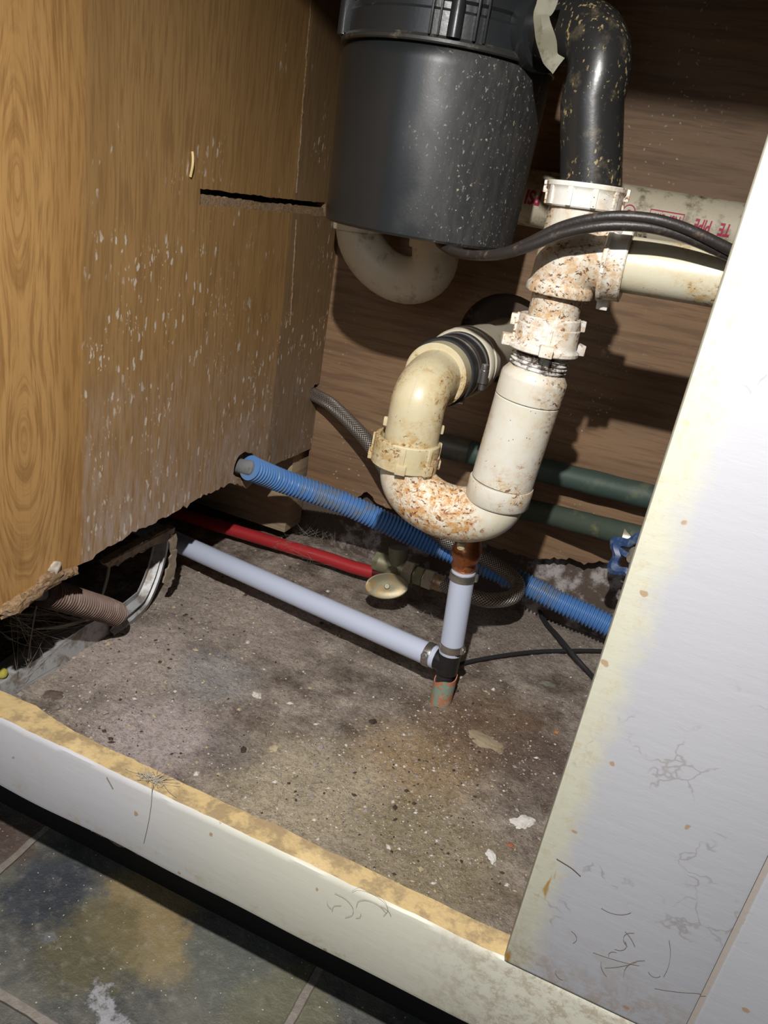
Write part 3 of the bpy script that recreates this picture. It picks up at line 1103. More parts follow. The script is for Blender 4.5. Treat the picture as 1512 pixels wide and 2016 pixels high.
# p-trap: hub, J-bend, left nut, elbow towards the wall
trap = thing('p_trap', 'rust-speckled white J-shaped trap bend below the wide sleeve', 'drain trap', P(880, 1068, y=YT))
bm = bmesh.new()
h0, h1 = P(988, 948, y=YT), P(978, 985, y=YT)
lathe(bm, frame(h0, h1), [(0.020, -0.0005), (0.0266, 0.0), (0.0270, 0.0012), (0.0268, (h1 - h0).length - 0.001), (0.0255, (h1 - h0).length + 0.001), (0, (h1 - h0).length + 0.001)], 64)
link('hub', bm, PVC_SLEEVE, trap)
ca, cb = P(980, 975, y=YT), P(803, 925, y=YT)
jpts = [P(984, 962, y=YT), ca]
mid = (ca + cb) / 2
ux = (ca - cb) / 2
dn = P(880, 1007, y=YT) - mid
for k in range(1, 18):
    t = PI * k / 18
    jpts.append(mid + ux * math.cos(t) + dn * math.sin(t) ** 0.95)
jpts += [cb, P(808, 905, y=YT), P(812, 888, y=YT)]
bm = bmesh.new()
jj = resample(crom(jpts, 3), 0.003)
sweep(bm, jj, 0.0240, 56)
link('j_bend', bm, mat_pvc('rusty_trap_pvc', (0.76, 0.72, 0.60), (0.55, 0.27, 0.07), (0.22, 0.07, 0.02), 0.55, center=(P(860, 985, y=YT - 0.02) - trap.location)[:], rad=0.042), trap)
bm = bmesh.new()
q = P(908, 1076, y=YT)
lathe(bm, frame(q + Vector((0, 0, 0.004)), q - Vector((0, 0, 0.01))), [(0, 0), (0.004, 0), (0.0042, 0.003), (0.0035, 0.006), (0, 0.0066)], 16)
link('casting_nub', bm, PVC_Y, trap)
slip_nut(trap, P(794, 913, y=YT), P(804, 862, y=YT), 0.0288, PVC_Y, lugs=(6, 174, 262, 310), fl=0.0, ri=0.0240, lug=(0.0028, 0.009), ribs=0, label='yellowed slip nut on the left leg')

# trap elbow turning back to the wall
ax = P(852, 742, y=0.633)
elbow = thing('trap_elbow', 'yellowed plastic elbow with a mould seam rising left of the wide sleeve', 'pipe fitting', P(805, 900, y=YT))
e0 = P(806, 885, y=YT)
e1 = P(822, 800, y=YT - 0.001)
crn = Vector((P(838, 720, y=YT).x, YT + 0.004, ax.z))
e3 = Vector((ax.x, 0.655, ax.z))
pth = [e0, e0.lerp(e1, .5), e1]
cc = Vector((P(836, 728, y=YT).x, YT, ax.z + 0.001))
for k in range(1, 13):
    t = k / 12
    pth.append((1 - t) ** 2 * e1 + 2 * (1 - t) * t * cc + t * t * e3)
bm = bmesh.new()
sweep(bm, pth, 0.0232, 56)
link('elbow_body', bm, PVC_Y, elbow)
bm = bmesh.new()
sm_pts = []
for i in range(2, len(pth) - 2):
    t = (pth[i + 1] - pth[i - 1]).normalized()
    outv = (Vector((0, 0, 1)) * (i / len(pth)) + Vector((0, -1, 0)) * 1.0)
    outv = (outv - t * outv.dot(t)).normalized()
    sm_pts.append(pth[i] + outv * 0.02325)
sweep(bm, sm_pts, 0.00045, 6)
link('mould_seam', bm, PVC_DULL, elbow)
bm = bmesh.new()
A = Vector((ax.x, 0, ax.z))
My = frame(A + Vector((0, 0.638, 0)), A + Vector((0, 0.7, 0)))
lathe(bm, My, [(0.021, 0.0), (0.0270, 0.0), (0.0284, 0.0012), (0.0284, 0.018), (0.021, 0.018)], 56)
link('elbow_collar', bm, PVC_Y, elbow)
for a in (175, 5):
    q = e0.lerp(e1, 0.55)
    bm = bmesh.new()
    Mx = frame(q, e1) @ Matrix.Rotation(math.radians(a), 4, 'Z')
    box(bm, Mx, (0.021, -0.002, -0.004), (0.0262, 0.002, 0.004), bev=0.0015)
    link('casting_tab', bm, PVC_Y, elbow)

# rubber coupling with its hose clamps
cpl = thing('rubber_coupling', 'black rubber coupling with steel clamps behind the yellowed elbow', 'pipe coupling', A + Vector((0, 0.69, -0.03)))
My = frame(A + Vector((0, 0.655, 0)), A + Vector((0, 0.73, 0)))
bm = bmesh.new()
lathe(bm, My, [(0.024, 0.0), (0.0300, 0.0), (0.0308, 0.001), (0.0308, 0.012), (0.0298, 0.014), (0.0298, 0.046), (0.0308, 0.048), (0.0308, 0.058), (0.024, 0.058)], 64)
link('rubber_sleeve', bm, RUBBER, cpl)
for yy, ang in ((0.018, 8), (0.044, 95)):
    bm = bmesh.new()
    lathe(bm, My, [(0.0300, yy), (0.0306, yy), (0.0306, yy + 0.009), (0.0300, yy + 0.009)], 64, closed=True)
    cl = link('hose_clamp', bm, STEEL, cpl)
    B = My @ Matrix.Rotation(math.radians(ang), 4, 'Z') @ Matrix.Translation((0.0335, -0.011, yy + 0.0045)) @ Matrix.Rotation(-PI / 2, 4, 'X')
    bm = bmesh.new()
    lathe(bm, B, [(0, 0), (0.0032, 0), (0.0034, 0.001), (0.0034, 0.005), (0.0044, 0.0052), (0.0044, 0.017), (0.0030, 0.0172), (0.0030, 0.023), (0, 0.023)], 20)
    link('clamp_screw', bm, STEEL, cl)

# pipe stub from the wall
bm = bmesh.new()
My = frame(A + Vector((0, 0.708, 0)), A + Vector((0, 0.9, 0)))
stub = thing('wall_drain_stub', 'cream plastic drain stub coming through round hole in back panel', 'drain pipe', A + Vector((0, 0.80, -0.03)))
lathe(bm, My, [(0.020, 0), (0.0322, 0), (0.0335, 0.002), (0.0335, 0.010), (0.0320, 0.0105), (0.0320, 0.016), (0.0335, 0.0165), (0.0335, 0.030), (0.0305, 0.034), (0.0295, 0.04), (0.0295, 0.09), (0.027, 0.092), (0.027, 0.19)], 64)
link('stub_pipe', bm, PVC_DULL, stub)

# u-bend behind the disposal
YU = 0.812
ub = thing('u_bend_trap', 'dull white U-shaped trap hanging behind and below disposal', 'drain trap', P(785, 600, y=YU))
l_, r_ = P(706, 455, y=YU), P(857, 492, y=YU)
l_up, r_up = P(714, 380, y=YU), P(872, 400, y=YU)
mid = (l_ + r_) / 2
uxv = (l_ - r_) / 2
dnv = P(789, 550, y=YU) - mid
pp = [l_up, l_up.lerp(l_, .5), l_]
for k in range(1, 20):
    t = PI * k / 20
    pp.append(mid + uxv * math.cos(t) + dnv * math.sin(t))
pp += [r_, r_.lerp(r_up, .5), r_up]
bm = bmesh.new()
sweep(bm, pp, 0.0248, 48)
link('bend', bm, PVC_DULL, ub)
for c0, c1 in ((l_, l_up), (r_, r_up)):
    bm = bmesh.new()
    lathe(bm, frame(c0, c1), [(0.024, 0), (0.0278, 0), (0.0285, 0.002), (0.0285, 0.03), (0.024, 0.031)], 48)
    link('hub', bm, PVC_DULL, ub)

# rear pipe with red printing
RY, RRAD = 0.838, 0.0268
rz = P(1330, 424, y=RY - RRAD * 0.6).z
rz = P(1330, 375, y=RY).z - RRAD * 1.04
rp = thing('printed_drain_pipe', 'off-white plastic pipe with upside-down red print along back wall', 'drain pipe', (0.0, RY, rz - RRAD))
bm = bmesh.new()
sweep(bm, [(-0.20 + 0.05 * k, RY, rz) for k in range(13)], RRAD, 56)
link('pipe_tube', bm, PVC_GREY, rp)


def print_on_pipe(txt, u, v, size, name='red_print', sx=1.0, italic=0.12, box_=False):
    """red lettering that runs along -x, upside down, wrapped on the pipe"""
    cu = bpy.data.curves.new('tmp', 'FONT')
    cu.body = txt
    cu.size = size
    cu.shear = italic
    cu.offset = size * 0.032
    cu.align_x = 'CENTER'
    cu.align_y = 'CENTER'
    ob = bpy.data.objects.new('tmp', cu)
    C.objects.link(ob)
    dg = bpy.context.evaluated_depsgraph_get()
    me = bpy.data.meshes.new_from_object(ob.evaluated_get(dg))
    bpy.data.objects.remove(ob)
    bm = bmesh.new()
    bm.from_mesh(me)
    if box_:
        xs = [q.co.x for q in bm.verts]
        ys = [q.co.y for q in bm.verts]
        m_ = size * 0.26
        x0, x1, y0, y1 = min(xs) - m_ * 1.6, max(xs) + m_ * 1.6, min(ys) - m_, max(ys) + m_
        t = size * 0.10
        for (a, b, c, d) in ((x0, y0, x1, y0 + t), (x0, y1 - t, x1, y1), (x0, y0, x0 + t, y1), (x1 - t, y0, x1, y1)):
            n_ = 14
            for k in range(n_):
                f0, f1 = k / n_, (k + 1) / n_
                if (c - a) > (d - b):
                    q = [(a + (c - a) * f0, b), (a + (c - a) * f1, b), (a + (c - a) * f1, d), (a + (c - a) * f0, d)]
                else:
                    q = [(a, b + (d - b) * f0), (c, b + (d - b) * f0), (c, b + (d - b) * f1), (a, b + (d - b) * f1)]
                bm.faces.new([bm.verts.new((*e, 0)) for e in q])
    bmesh.ops.triangulate(bm, faces=bm.faces)
    for _ in range(3):
        le = [e for e in bm.edges if e.calc_length() > 0.0016]
        if not le:
            break
        bmesh.ops.subdivide_edges(bm, edges=le, cuts=1)
        bmesh.ops.triangulate(bm, faces=bm.faces)
    c = P(u, v, y=RY - RRAD * 0.93)
    th0 = math.asin(max(-1, min(1, (rz - c.z) / RRAD)))
    for q in bm.verts:
        tx, ty = q.co.x * sx, q.co.y
        th = th0 + ty / RRAD
        q.co = Vector((c.x - tx, RY - (RRAD + 0.00025) * math.cos(th), rz - (RRAD + 0.00025) * math.sin(th)))
    return link(name, bm, RED_INK, rp)


print_on_pipe('TE', 1428, 452, 0.0150, 'red_letters', sx=0.62)
print_on_pipe('PIPE', 1384, 444, 0.0150, 'red_letters', sx=0.56)
print_on_pipe('NSF-dwv', 1312, 431, 0.0110, 'red_stamp', box_=True, sx=0.62)
print_on_pipe('PSI', 1052, 388, 0.0180, 'red_letters', sx=0.75)
# round stamp
bm = bmesh.new()
c = P(1238, 418, y=RY - RRAD * 0.93)
th0 = math.asin(max(-1, min(1, (rz - c.z) / RRAD)))
for (r0, r1) in ((0.0052, 0.0062), (0.0, 0.0022)):
    for k in range(28):
        qs = []
        for (rr, kk) in ((r0, k), (r1, k), (r1, k + 1), (r0, k + 1)):
            a = 2 * PI * kk / 28
            tx, th = rr * math.cos(a), th0 + rr * 1.15 * math.sin(a) / RRAD
            qs.append(Vector((c.x - tx, RY - (RRAD + 0.00025) * math.cos(th), rz - (RRAD + 0.00025) * math.sin(th))))
        if r0 == 0:
            qs = qs[1:] if False else [qs[0], qs[1], qs[2]]
        bm.faces.new([bm.verts.new(q) for q in qs])
link('red_stamp', bm, RED_INK, rp)

# power cord
cp = [P(862, 474, y=0.628), P(885, 492, y=0.612), P(925, 502, y=0.592), P(985, 500, y=0.570), P(1040, 482, y=0.560), P(1110, 452, y=0.556), P(1190, 436, y=0.554), P(1270, 438, y=0.556), P(1340, 455, y=0.560), P(1425, 492, y=0.566), P(1520, 540, y=0.575)]
bm = bmesh.new()
cpl_ = crom(cp, 10)
for off in (0, 1):
    pts2 = []
    for i, q in enumerate(cpl_):
        t = (cpl_[min(i + 1, len(cpl_) - 1)] - cpl_[max(0, i - 1)]).normalized()
        n1 = (Vector((0, 0, 1)) - t * t.z).normalized()
        n2 = t.cross(n1)
        a = i * 0.035 + off * PI + 0.9
        pts2.append(q + (n1 * math.cos(a) + n2 * math.sin(a)) * 0.0027)
    sweep(bm, pts2, 0.0036, 16)
tag(link('power_cord', bm, CORD), 'twisted black power cord looping in front of white tee', 'cord')

# ------------------------------------------------------------------ hoses and tubes near the floor
# blue corrugated hose with the grey tube inside
bs = P(492, 921, x=LEFT + 0.012)
bl = thing('corrugated_hose', 'blue ribbed hose from hole in the oak panel, passing behind trap', 'hose', bs)
bp = [bs, P(545, 943, y=0.735), P(610, 966, y=0.765), P(680, 992, y=0.79), P(745, 1022, y=0.81), P(830, 1062, y=0.83), P(920, 1100, y=0.842), P(1010, 1138, y=0.848), P(1100, 1184, y=0.85), P(1185, 1224, y=0.852), P(1330, 1300, y=0.85)]
bp = [Vector((q.x, q.y, max(q.z, 0.0155))) for q in bp]
link('ribbed_sleeve', corr(bp, 0.0142, 0.0048, 0.0026), BLUE, bl)
g0 = P(452, 905, x=LEFT - 0.03)
bm = bmesh.new()
sweep(bm, [P(440, 900, x=LEFT - 0.05), P(470, 917, x=LEFT - 0.006), bs, P(520, 932, y=0.72)], 0.0085, 20)
o = link('inner_tube', bm, mat_dirty('grey_tube', (0.24, 0.24, 0.25), (0.12, 0.10, 0.09), 0.3, 60, 0.6), bl)
o['label'] = 'grey tube inside the blue sleeve'

# red pipe
zr_ = 0.020
rpts = [P(250, 980, z=zr_ + 0.004), P(380, 1020, z=zr_ + 0.002), P(520, 1062, z=zr_), P(640, 1098, z=zr_), P(700, 1118, z=zr_), P(772, 1136, z=zr_ + 0.004)]
bm = tubemesh(rpts, 0.0083, 28)
tag(link('water_pipe', bm, PEXR), 'red plastic water pipe lying near back wall, running to oval-handled valve', 'water pipe')

# copper stub and black tee, white tubes
sb = P(868, 1376, z=0.0)
SX, SY = sb.x, sb.y
stubt = thing('copper_stub', 'verdigris green copper stub standing open from the dirt', 'pipe', (SX, SY, 0))
bm = bmesh.new()
seg = 40
oo, ii = [], []
for k in range(seg):
    a = 2 * PI * k / seg
    zt = 0.027 + 0.004 * math.cos(a - 0.2) + 0.0015 * math.sin(3 * a)
    oo.append((bm.verts.new((SX + 0.0112 * math.cos(a), SY + 0.0112 * math.sin(a), -0.012)), bm.verts.new((SX + 0.0112 * math.cos(a), SY + 0.0112 * math.sin(a), zt))))
    ii.append((bm.verts.new((SX + 0.0102 * math.cos(a), SY + 0.0102 * math.sin(a), -0.012)), bm.verts.new((SX + 0.0102 * math.cos(a), SY + 0.0102 * math.sin(a), zt))))
for k in range(seg):
    k2 = (k + 1) % seg
    for q in ((oo[k][0], oo[k2][0], oo[k2][1], oo[k][1]), (ii[k][0], ii[k][1], ii[k2][1], ii[k2][0]), (oo[k][1], oo[k2][1], ii[k2][1], ii[k][1])):
        f = bm.faces.new(q)
        f.smooth = True
link('pipe_wall', bm, VERD, stubt)

vt0 = P(878, 1283, y=SY)
TZ = P(868, 1300, y=SY).z
tc = Vector((SX - 0.001, SY, TZ))
PL = P(350, 1068, z=0.040)
PR = P(838, 1284, y=SY - 0.004)
bt = thing('barb_tee', 'small black plastic elbow tee joining the two white tubes above copper stub', 'pipe fitting', tc)
bm = bmesh.new()
dL = (PL - PR).normalized()
sweep(bm, crom([tc + Vector((0.001, 0, 0.022)), tc + Vector((0.0, 0, 0.008)), tc + Vector((-0.002, 0, 0.0)), tc + dL * 0.010, tc + dL * 0.024], 5), 0.0112, 28)
sweep(bm, [tc + Vector((0, 0, 0.006)), tc + Vector((0, 0, -0.008)), tc + Vector((0, 0, -0.010))], 0.0112, 28)
link('tee_body', bm, mat_dirty('black_nylon', (0.015, 0.015, 0.017), None, rough=0.28), bt)
bm = bmesh.new()
lathe(bm, Matrix.Translation(tc + Vector((0, 0, -0.030))), [(0, 0), (0.0075, 0), (0.0085, 0.004), (0.0078, 0.006), (0.0088, 0.012), (0.0088, 0.024), (0, 0.024)], 28)
link('barb', bm, RUBBER, bt)


def band_clamp(parent, c, axis, r, wdt=0.008, ang=0):
    M = frame(c - axis * wdt / 2, c + axis)
    bm = bmesh.new()
    lathe(bm, M, [(r, 0), (r + 0.0007, 0.0003), (r + 0.0009, 0.001), (r + 0.0009, wdt - 0.001), (r + 0.0007, wdt - 0.0003), (r, wdt)], 40)
    o = link('pinch_clamp', bm, STEEL, parent)
    A_ = M @ Matrix.Rotation(math.radians(ang), 4, 'Z')
    bm = bmesh.new()
    lathe(bm, A_ @ Matrix.Translation((r + 0.0005, 0, wdt / 2)) @ Matrix.Rotation(PI / 2, 4, 'Y'), [(0.0042, 0), (0.0042, 0.0012), (0.0034, 0.0024), (0.0020, 0.0026), (0.0016, 0.0018), (0, 0.0018)], 18)
    box(bm, A_, (r - 0.0004, -0.004, 0.0008), (r + 0.0022, 0.004, wdt - 0.0008), bev=0.0004)
    link('clamp_ear', bm, STEEL, o)
    return o


lt = thing('long_white_tube', 'long milky white water tube lying diagonally across the slab', 'water tube', PR)
lp0 = tc + dL * 0.013
bm = bmesh.new()
PLx = PL + dL * 0.10
tub = [lp0, lp0.lerp(PL, .25), lp0.lerp(PL, .5), lp0.lerp(PL, .75), PL, PLx]
sweep(bm, crom(tub, 6), 0.0117, 40)
link('tube', bm, PEXW, lt)
band_clamp(lt, lp0 + dL * 0.0085, dL, 0.0118, ang=215)

vt = thing('short_white_tube', 'short upright milky white tube clamped between copper pipe and black tee', 'water tube', tc + Vector((0, 0, 0.012)))
vtop = P(913, 1122, y=SY)
vaxis = (vtop - (tc + Vector((0, 0, 0.012)))).normalized()
v0 = tc + Vector((0, 0, 0.013))
bm = bmesh.new()
sweep(bm, [v0, v0.lerp(vtop, .33), v0.lerp(vtop, .66), vtop], 0.0117, 40)
link('tube', bm, PEXW, vt)
band_clamp(vt, v0 + vaxis * 0.0075, vaxis, 0.0118, ang=325)
band_clamp(vt, vtop - vaxis * 0.006, vaxis, 0.0118, ang=350)

# copper riser behind the trap
cr = thing('copper_riser', 'copper pipe stub emerging below the trap bend into short white tube', 'pipe', vtop)
bm = bmesh.new()
lathe(bm, frame(vtop, vtop + vaxis), [(0, 0.0), (0.0098, 0), (0.0115, 0.002), (0.0125, 0.004), (0.0118, 0.009), (0.0128, 0.013), (0.0142, 0.015), (0.0142, 0.023), (0.0128, 0.025), (0.0122, 0.03), (0.0122, 0.038), (0, 0.038)], 36)
link('riser_pipe', bm, COPPER, cr)
bm = bmesh.new()
k0 = vtop + vaxis * 0.034
sweep(bm, crom([k0, k0 + vaxis * 0.008, k0 + vaxis * 0.016 + Vector((0, 0.010, 0)), k0 + vaxis * 0.018 + Vector((0, 0.05, 0)), k0 + vaxis * 0.018 + Vector((0, 0.13, 0))], 6), 0.011, 28)
link('riser_bend', bm, COPPER, cr)

# shut-off valve with oval handle
VY = 0.785
vc = P(782, 1118, y=VY)
va = thing('shutoff_valve', 'tarnished angle stop valve with oval metal handle, left of short white tube', 'valve', vc)
bm = bmesh.new()
dx = (P(880, 1157, y=VY - 0.004) - P(800, 1128, y=VY)).normalized()
sweep(bm, [vc - dx * 0.022, vc - dx * 0.01, vc, vc + dx * 0.012], lambda s: 0.0125 if s < 0.012 else 0.0115, 24)
sweep(bm, [vc + Vector((-0.004, 0.004, 0.024)), vc + Vector((-0.002, 0.002, 0.010)), vc], lambda s: 0.012 + 0.001 * math.sin(s * 400), 24)
sweep(bm, [vc, vc + Vector((-0.002, -0.016, -0.006)), vc + Vector((-0.004, -0.026, -0.011))], lambda s: 0.0105 if s < 0.014 else 0.008, 20)
link('valve_body', bm, BRASS, va)


def hexnut(parent, p0, ax_, L, r, mat, name='hex_nut'):
    bm = bmesh.new()
    lathe(bm, frame(p0, p0 + ax_) @ Matrix.Rotation(0.35, 4, 'Z'), [(r * 0.7, 0), (r * 0.93, 0), (r, 0.001), (r, L - 0.001), (r * 0.93, L), (r * 0.7, L)], 6, smooth=False, closed=True)
    bmesh.ops.bevel(bm, geom=[e for e in bm.edges if e.calc_length() > L * 0.6], offset=0.0005, segments=2, affect='EDGES')
    return link(name, bm, mat, parent)


hexnut(va, vc + dx * 0.010, dx, 0.013, 0.0145, BRASS_L)
hexnut(va, vc + dx * 0.0245, dx, 0.011, 0.0120, BRASS)
bm = bmesh.new()
sweep(bm, [vc + dx * 0.008, vc + dx * 0.04], 0.009, 20)
link('spigot', bm, BRASS, va)
hexnut(va, vc - dx * 0.030, dx, 0.010, 0.0125, BRASS)
hc_ = P(757, 1157, y=VY - 0.036)
bm = bmesh.new()
Mh = frame(hc_ + Vector((0, 0.006, 0)), hc_ + Vector((0.005, -0.006, 0.006)))
Ms = Mh @ Matrix.Diagonal((1.0, 0.60, 1.0, 1.0))
lathe(bm, Ms, [(0, 0.0), (0.019, 0.0005), (0.0235, 0.003), (0.0252, 0.006), (0.0250, 0.0075), (0.0235, 0.0080), (0.018, 0.0066), (0.010, 0.0060), (0.004, 0.0062), (0, 0.0062)], 56)
hd = link('oval_handle', bm, mat_dirty('handle_metal', (0.27, 0.25, 0.16), (0.36, 0.24, 0.11), 0.7, 70, 0.42, metal=0.35), va)
bm = bmesh.new()
lathe(bm, Mh, [(0, 0.0055), (0.0035, 0.0055), (0.0035, 0.0075), (0.0028, 0.0085), (0, 0.0085)], 16)
link('handle_screw', bm, BRASS_L, hd)
bm = bmesh.new()
sweep(bm, [hc_ + Vector((0, 0.006, 0)), vc + Vector((-0.004, -0.022, -0.009))], 0.0045, 14)
link('valve_stem', bm, BRASS, va)

# braided steel hose: from the side wall, behind the trap, looping to the valve
he = vc + dx * 0.036
bh = thing('braided_hose', 'braided steel hose from wall hole, looping behind white tube to valve', 'hose', he)
hp = [P(605, 768, x=LEFT - 0.015), P(618, 777, x=LEFT + 0.001), P(650, 795, y=0.838), P(690, 832, y=0.825), P(728, 875, y=0.815), P(765, 935, y=0.81), P(815, 1010, y=0.815), P(880, 1065, y=0.815), P(950, 1098, y=0.82),
      P(1000, 1128, y=0.82), P(1019, 1152, y=0.808), P(1010, 1174, y=0.787), P(975, 1182, y=0.772), P(935, 1176, y=0.768), he + dx * 0.018]
bm = bmesh.new()
sweep(bm, resample(crom(hp, 12), 0.002), 0.0085, 28)
link('braided_sleeve', bm, BRAID, bh)
hexnut(bh, he, dx, 0.013, 0.0125, BRASS_L, 'hose_nut')
bm = bmesh.new()
sweep(bm, [he + dx * 0.010, he + dx * 0.026], 0.0098, 24)
link('ferrule', bm, mat_dirty('brown_brass', (0.40, 0.28, 0.18), (0.2, 0.1, 0.06), 0.5, 90, 0.4, metal=0.5), bh)

# dark green pipes
gp = thing('upper_green_pipe', 'dark green rubber-covered pipe along back wall, the upper one', 'water pipe', P(1170, 945, y=0.845))
bm = bmesh.new()
u0, u1 = P(890, 935, y=0.848), P(1500, 1042, y=0.848)
u0 = P(888, 940, y=0.848); um = P(1075, 925, y=0.848); 
ud = (P(1268, 975, y=0.848) - P(1075, 927, y=0.848)).normalized()
um = P(1170, 951, y=0.848)
sweep(bm, resample([um - ud * 0.155, um - ud * 0.05, um + ud * 0.05, um + ud * 0.25], 0.01), lambda s: 0.0138 + 0.0004 * math.sin(s * 130), 32)
link('covered_pipe', bm, GREEN, gp)
bm = bmesh.new()
sweep(bm, [um - ud * 0.185, um - ud * 0.146], 0.0146, 32)
link('collar', bm, mat_dirty('dull_collar', (0.12, 0.12, 0.10), (0.2, 0.17, 0.12), 0.4, 60, 0.5, metal=0.3), gp)
lpth = [P(900, 985, y=0.855), P(1000, 997, y=0.85), P(1060, 1008, y=0.845), P(1130, 1025, y=0.828), P(1200, 1043, y=0.812), P(1250, 1055, y=0.80), P(1330, 1075, y=0.79)]
bm = bmesh.new()
sweep(bm, resample(crom(lpth, 8), 0.006), lambda s: 0.0125 + 0.0009 * noise.noise(Vector((s * 60, 0, 0))), 32)
tag(link('lower_green_pipe', bm, mat_dirty('mossy_green_cover', (0.055, 0.075, 0.055), (0.15, 0.16, 0.08), 0.45, 40, 0.7)), 'mossy dark green pipe below the other green pipe, ending at blue handle', 'water pipe')

# blue valve handle by the stile
hv = P(1222, 1092, y=0.775)
bv = thing('gate_valve', 'small valve with blue lobed handle, half hidden behind white stile', 'valve', hv)
bm = bmesh.new()
Mb = frame(hv + Vector((0, 0.003, 0)), hv + Vector((-0.003, -0.005, 0.002)))
prev = None
rg = []
K = 60
cen = Mb @ Vector((0.010, 0.002, 0))


def lob(a, s):
    rr = 0.0245 + 0.0045 * math.cos(5 * a + 0.6)
    return rr * s


for (s, zz) in ((0.55, -0.0015), (0.80, -0.0035), (1.0, -0.001), (1.0, 0.003), (0.80, 0.0055), (0.55, 0.0035)):
    rg.append([bm.verts.new(Mb @ Vector((0.012 + lob(2 * PI * k / K, s) * math.cos(2 * PI * k / K), -0.004 + lob(2 * PI * k / K, s) * math.sin(2 * PI * k / K), zz))) for k in range(K)])
for i in range(len(rg)):
    A_, B_ = rg[i], rg[(i + 1) % len(rg)]
    for k in range(K):
        f = bm.faces.new((A_[k], A_[(k + 1) % K], B_[(k + 1) % K], B_[k]))
        f.smooth = True
for k in range(3):
    A_ = Mb @ Matrix.Translation((0.012, -0.004, 0)) @ Matrix.Rotation(2 * PI * k / 3 + 0.5, 4, 'Z')
    box(bm, A_, (0.0, -0.003, -0.001), (0.017, 0.003, 0.003), bev=0.0008)
link('blue_handwheel', bm, BLUEP, bv)
bm = bmesh.new()
cc_ = Mb @ Vector((0.012, -0.004, 0))
sweep(bm, [cc_ + Vector((0, -0.005, 0)), cc_ + Vector((0, 0.02, 0.006)), P(1262, 1058, y=0.795)], 0.0055, 16)
sweep(bm, [P(1225, 1060, y=0.80), P(1300, 1078, y=0.80)], 0.0145, 24)
link('valve_body', bm, BRASS_L, bv)

# thin black cables on the slab
c1 = [P(890, 1312, z=0.004), P(930, 1301, z=0.004), P(985, 1291, z=0.005), P(1050, 1283, z=0.004), P(1110, 1281, z=0.004), P(1175, 1281, z=0.004), P(1260, 1285, z=0.004)]
tag(link('thin_cable', tubemesh(c1, 0.0021, 10), RUBBER), 'thin black cable running right from the copper stub, nearly level', 'cable')
c2 = [P(1035, 1160, z=0.004), P(1058, 1196, z=0.0045), P(1075, 1226, z=0.0045), P(1100, 1254, z=0.010), P(1128, 1288, z=0.010), P(1165, 1330, z=0.004), P(1220, 1400, z=0.004)]
tag(link('thin_cable', tubemesh(c2, 0.0026, 10), RUBBER), 'thin black cable crossing over the level one towards white stile', 'cable')

# ------------------------------------------------------------------ rotted corner on the left
XT = -0.462
tr = thing('metal_track', 'bent galvanized metal track lying below the rotted panel edge', 'metal track', P(130, 1290, x=XT))


def ribbon(bm, pts, widths, thick, nrmv, mi=0):
    prev = None
    for i, q in enumerate(pts):
        t = (pts[min(i + 1, len(pts) - 1)] - pts[max(0, i - 1)]).normalized()
        wv = nrmv.cross(t).normalized() if not isinstance(nrmv, list) else nrmv[i]
        n_ = t.cross(wv).normalized() * thick
        w_ = wv * widths[i]
        row = [bm.verts.new(q), bm.verts.new(q + w_), bm.verts.new(q + w_ + n_), bm.verts.new(q + n_)]
        if prev:
            for k in range(4):
                f = bm.faces.new((prev[k], prev[(k + 1) % 4], row[(k + 1) % 4], row[k]))
        else:
            bm.faces.new(row)
        prev = row
    bm.faces.new(prev)


bm = bmesh.new()
base = crom([P(-60, 1432, x=XT), P(35, 1378, x=XT), P(120, 1315, x=XT), P(200, 1262, x=XT), P(232, 1240, x=XT)], 6)
nb = [q + Vector((0, 0, 0)) for q in base]
# upright flange and the flat web behind it
widths = [0.026 + 0.0007 * math.sin(i * 0.9) for i in range(len(nb))]
prevr = None
for i, q in enumerate(nb):
    q = Vector((XT + 0.0012 * math.sin(i * 0.7), q.y, q.z))
    hgt = widths[i]
    a, b, c_, d_ = q, q + Vector((-0.003, 0, hgt)), q + Vector((-0.012, 0, hgt + 0.003)), q + Vector((-0.022, 0, hgt + 0.004))
    th = Vector((-0.001, 0, -0.0012))
    row = [bm.verts.new(p_) for p_ in (a, b, c_, d_, d_ + th, c_ + th, b + th, a + th)]
    if prevr:
        for k in range(8):
            bm.faces.new((prevr[k], prevr[(k + 1) % 8], row[(k + 1) % 8], row[k]))
    else:
        bm.faces.new(row)
    prevr = row
bm.faces.new(prevr)
link('track_flange', bm, GALV, tr)
bm = bmesh.new()
crv = crom([P(222, 1262, x=XT + 0.004), P(262, 1228, x=XT + 0.004), P(292, 1195, x=XT + 0.002), P(316, 1140, x=XT), P(330, 1085, x=XT - 0.004), P(334, 1045, x=XT - 0.008)], 7)
prevr = None
for i, q in enumerate(crv):
    t = (crv[min(i + 1, len(crv) - 1)] - crv[max(0, i - 1)]).normalized()
    inn = t.cross(Vector((1, 0, 0))).normalized()
    if inn.z < 0:
        inn = -inn
    # corrugated section: three folds
    sec = [(0, 0), (0.010, 0.003), (0.013, -0.002), (0.022, 0.004), (0.026, -0.004), (0.036, -0.001)]
    k_ = 1.0 - 0.25 * i / len(crv)
    front = [q + inn * a * k_ + Vector((b, 0, 0)) for a, b in sec]
    back = [p_ + Vector((-0.0011, 0, 0)) for p_ in reversed(front)]
    row = [bm.verts.new(p_) for p_ in front + back]
    if prevr:
        n_ = len(row)
        for k in range(n_):
            bm.faces.new((prevr[k], prevr[(k + 1) % n_], row[(k + 1) % n_], row[k]))
    else:
        bm.faces.new(row)
    prevr = row
bm.faces.new(prevr)
link('curled_end', bm, GALV, tr)

